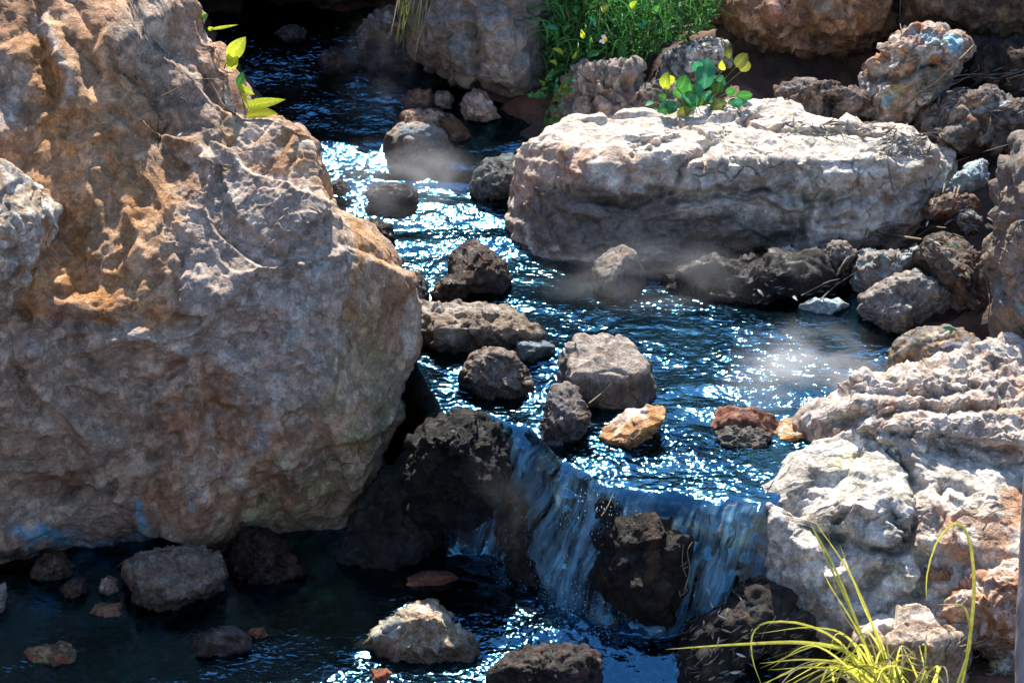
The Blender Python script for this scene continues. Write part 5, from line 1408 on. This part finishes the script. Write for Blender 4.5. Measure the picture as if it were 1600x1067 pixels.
# weathered post at the right edge
def post():
    b = P(1592, 1130, -.42)
    D0 = depth(b) - .45
    g0 = tube_geo([W(1606, 1180, D0), W(1606, 1000, D0 + .02), W(1614, 800, D0 + .05), W(1624, 600, D0 + .08)], .034, .026, 14, 24)
    v = g0[0]
    n_ = fbm(v * np.array([30., 30., 3.]), 3, 400)
    c = v.mean(0)
    v = v + np.stack([n_ * .003, n_ * .003, 0 * n_], 1)
    m, nt, out = newmat("weathered_wood")
    tc = nd(nt, "ShaderNodeTexCoord")
    mp = nd(nt, "ShaderNodeMapping", {0: tc.outputs["Object"], 3: (40, 40, 4)})
    n1 = nd(nt, "ShaderNodeTexNoise", {"Vector": mp.outputs[0], "Scale": 1.0, "Detail": 6.0})
    cr = nd(nt, "ShaderNodeMix", {0: n1.outputs[0], 6: (.16, .14, .13, 1), 7: (.42, .39, .37, 1)}, data_type='RGBA')
    bp = nd(nt, "ShaderNodeBump", {"Height": n1.outputs[0], "Strength": .5, "Distance": .01})
    p = nd(nt, "ShaderNodeBsdfPrincipled", {"Base Color": cr.outputs[2], "Roughness": .85, "Normal": bp.outputs[0]})
    nt.links.new(p.outputs[0], out.inputs[0])
    place("wooden_post", (v, g0[1]), m, v.min(0), label="grey weathered post cut by the right edge of the picture", cat="post")
post()

# ------------------------------------------------------------------ steam rising from the warm water
def mist(cx, cy, D, rx, ry, rz, dens, seed):
    d, f = cubesphere(8)
    c = W(cx, cy, D)
    sc = D / FPX
    v = RT * (d[:, 0:1] * rx * sc) + np.array([0, 0, 1.]) * (d[:, 1:2] * ry * sc) + np.array([0, 1., 0]) * (d[:, 2:3] * rz)
    me = mesh_np("mist", d, f)
    m, nt, out = newmat("steam")
    tc = nd(nt, "ShaderNodeTexCoord")
    ln = nd(nt, "ShaderNodeVectorMath", {0: tc.outputs["Object"]}, operation='LENGTH')
    n1 = nd(nt, "ShaderNodeTexNoise", {"Vector": tc.outputs["Object"], "Scale": 1.6, "Detail": 3.0, "Roughness": .55, "W": float(seed)}, noise_dimensions='4D')
    n1.inputs["Distortion"].default_value = .8
    fall = nd(nt, "ShaderNodeMapRange", {0: ln.outputs["Value"], 1: 1.0, 2: .15, 3: 0.0, 4: 1.0})
    fall.interpolation_type = 'SMOOTHSTEP'
    nn = nd(nt, "ShaderNodeMapRange", {0: n1.outputs[0], 1: .46, 2: .78, 3: 0.0, 4: 1.0})
    dn = mathn(nt, 'MULTIPLY', mathn(nt, 'MULTIPLY', fall.outputs[0], nn.outputs[0]), float(dens))
    vol = nd(nt, "ShaderNodeVolumePrincipled", {"Density": dn, "Color": (.98, .98, .99, 1), "Anisotropy": .1})
    nt.links.new(vol.outputs[0], out.inputs[1])
    ob = link("mist", me, m, c, kind="stuff")
    ob.scale = (rx * sc, rz, ry * sc)
for a in ((1000, 430, depth(P(980, 462, 0)) - .22, 200, 80, .14, 3.4, 1), (1260, 585, depth(P(1250, 625, 0)), 160, 100, .20, 15.0, 2), (770, 790, depth(P(770, 960, -.4)) - .02, 130, 125, .15, 1.1, 3),
          (610, 130, depth(P(600, 200, .15)), 120, 130, .2, 2.2, 4), (640, 280, depth(P(640, 330, .08)), 170, 80, .22, 4.0, 5), (1150, 420, depth(P(1150, 470, 0)) - .1, 190, 80, .12, 2.2, 6)):
    mist(*a)

# ------------------------------------------------------------------ drops thrown up by the falling water
def spray():
    rs = np.random.RandomState(8)
    octv = np.array([(1, 0, 0), (-1, 0, 0), (0, 1, 0), (0, -1, 0), (0, 0, 1), (0, 0, -1)], float)
    octf = np.array([(0, 2, 4), (2, 1, 4), (1, 3, 4), (3, 0, 4), (2, 0, 5), (1, 2, 5), (3, 1, 5), (0, 3, 5)])
    V, F = [], []
    for k in range(620):
        if k < 420:
            x = rs.normal(.12, .10); up = abs(rs.normal(0, .07)); y = float(lip_y(np.array([x]))[0]) - .17 - abs(rs.normal(0, .06)); z = Z_LOW + up
        else:
            t = rs.uniform(.1, 1); x = rs.normal(.27 - .12 * t, .07); y = float(lip_y(np.array([x]))[0]) - .15 * t ** .62 - abs(rs.normal(.015, .02)); z = Z_LOW * t ** 1.35
        r = rs.uniform(.0005, .0015)
        st = np.array([r, r, r * rs.uniform(1, 5 if k >= 420 else 2)])
        V.append(octv * st + np.array([x, y, z])); F.append(octf + 6 * k)
    me = mesh_np("spray", np.concatenate(V), np.concatenate(F))
    m, nt, out = newmat("spray_drops")
    p = nd(nt, "ShaderNodeBsdfPrincipled", {"Base Color": (.55, .78, .95, 1), "Roughness": .1})
    nt.links.new(p.outputs[0], out.inputs[0])
    link("spray", me, m, kind="stuff")
spray()

# small stones on the stream bed, too many to count
def pebbles():
    rs = np.random.RandomState(33)
    d, f = cubesphere(3)
    V, F, Cc = [], [], []
    pal = np.array([(.34, .15, .08), (.26, .15, .10), (.38, .24, .15), (.20, .16, .14), (.42, .30, .21), (.32, .10, .06)])
    n = 0
    X = rs.uniform(-1.7, 1.3, 3000); Y = rs.uniform(-1.5, 2.2, 3000)
    ins = inpoly(X, Y, CHW)
    X, Y = X[ins], Y[ins]
    lz = lip_y(X)
    ok = (Y > lz + .05) | (Y < lz - .2)
    X, Y = X[ok][:900], Y[ok][:900]
    Z = terrain_z(X, Y)
    for x, y, z in zip(X, Y, Z):
        r = min(.055, rs.lognormal(math.log(.018), .5))
        a = rs.uniform(0, 6.28)
        sc = np.array([1, rs.uniform(.6, .95), rs.uniform(.35, .6)]) * r
        v = d * (1 + .16 * np.sin(d @ rs.normal(0, 2.5, (3, 1)) + rs.uniform(0, 6)))
        v = v * sc
        v = np.stack([v[:, 0] * math.cos(a) - v[:, 1] * math.sin(a), v[:, 0] * math.sin(a) + v[:, 1] * math.cos(a), v[:, 2]], 1)
        V.append(v + np.array([x, y, z + .004])); F.append(f + n); n += len(v)
        c = pal[rs.randint(len(pal))] * rs.uniform(.6, 1.5)
        Cc.append(np.tile(np.append(c, .6), (len(v), 1)))
    me = mesh_np("pebbles", np.concatenate(V), np.concatenate(F))
    set_attr(me, "col", np.concatenate(Cc))
    link("pebbles", me, ROCK_SMOOTH, kind="stuff")
pebbles()
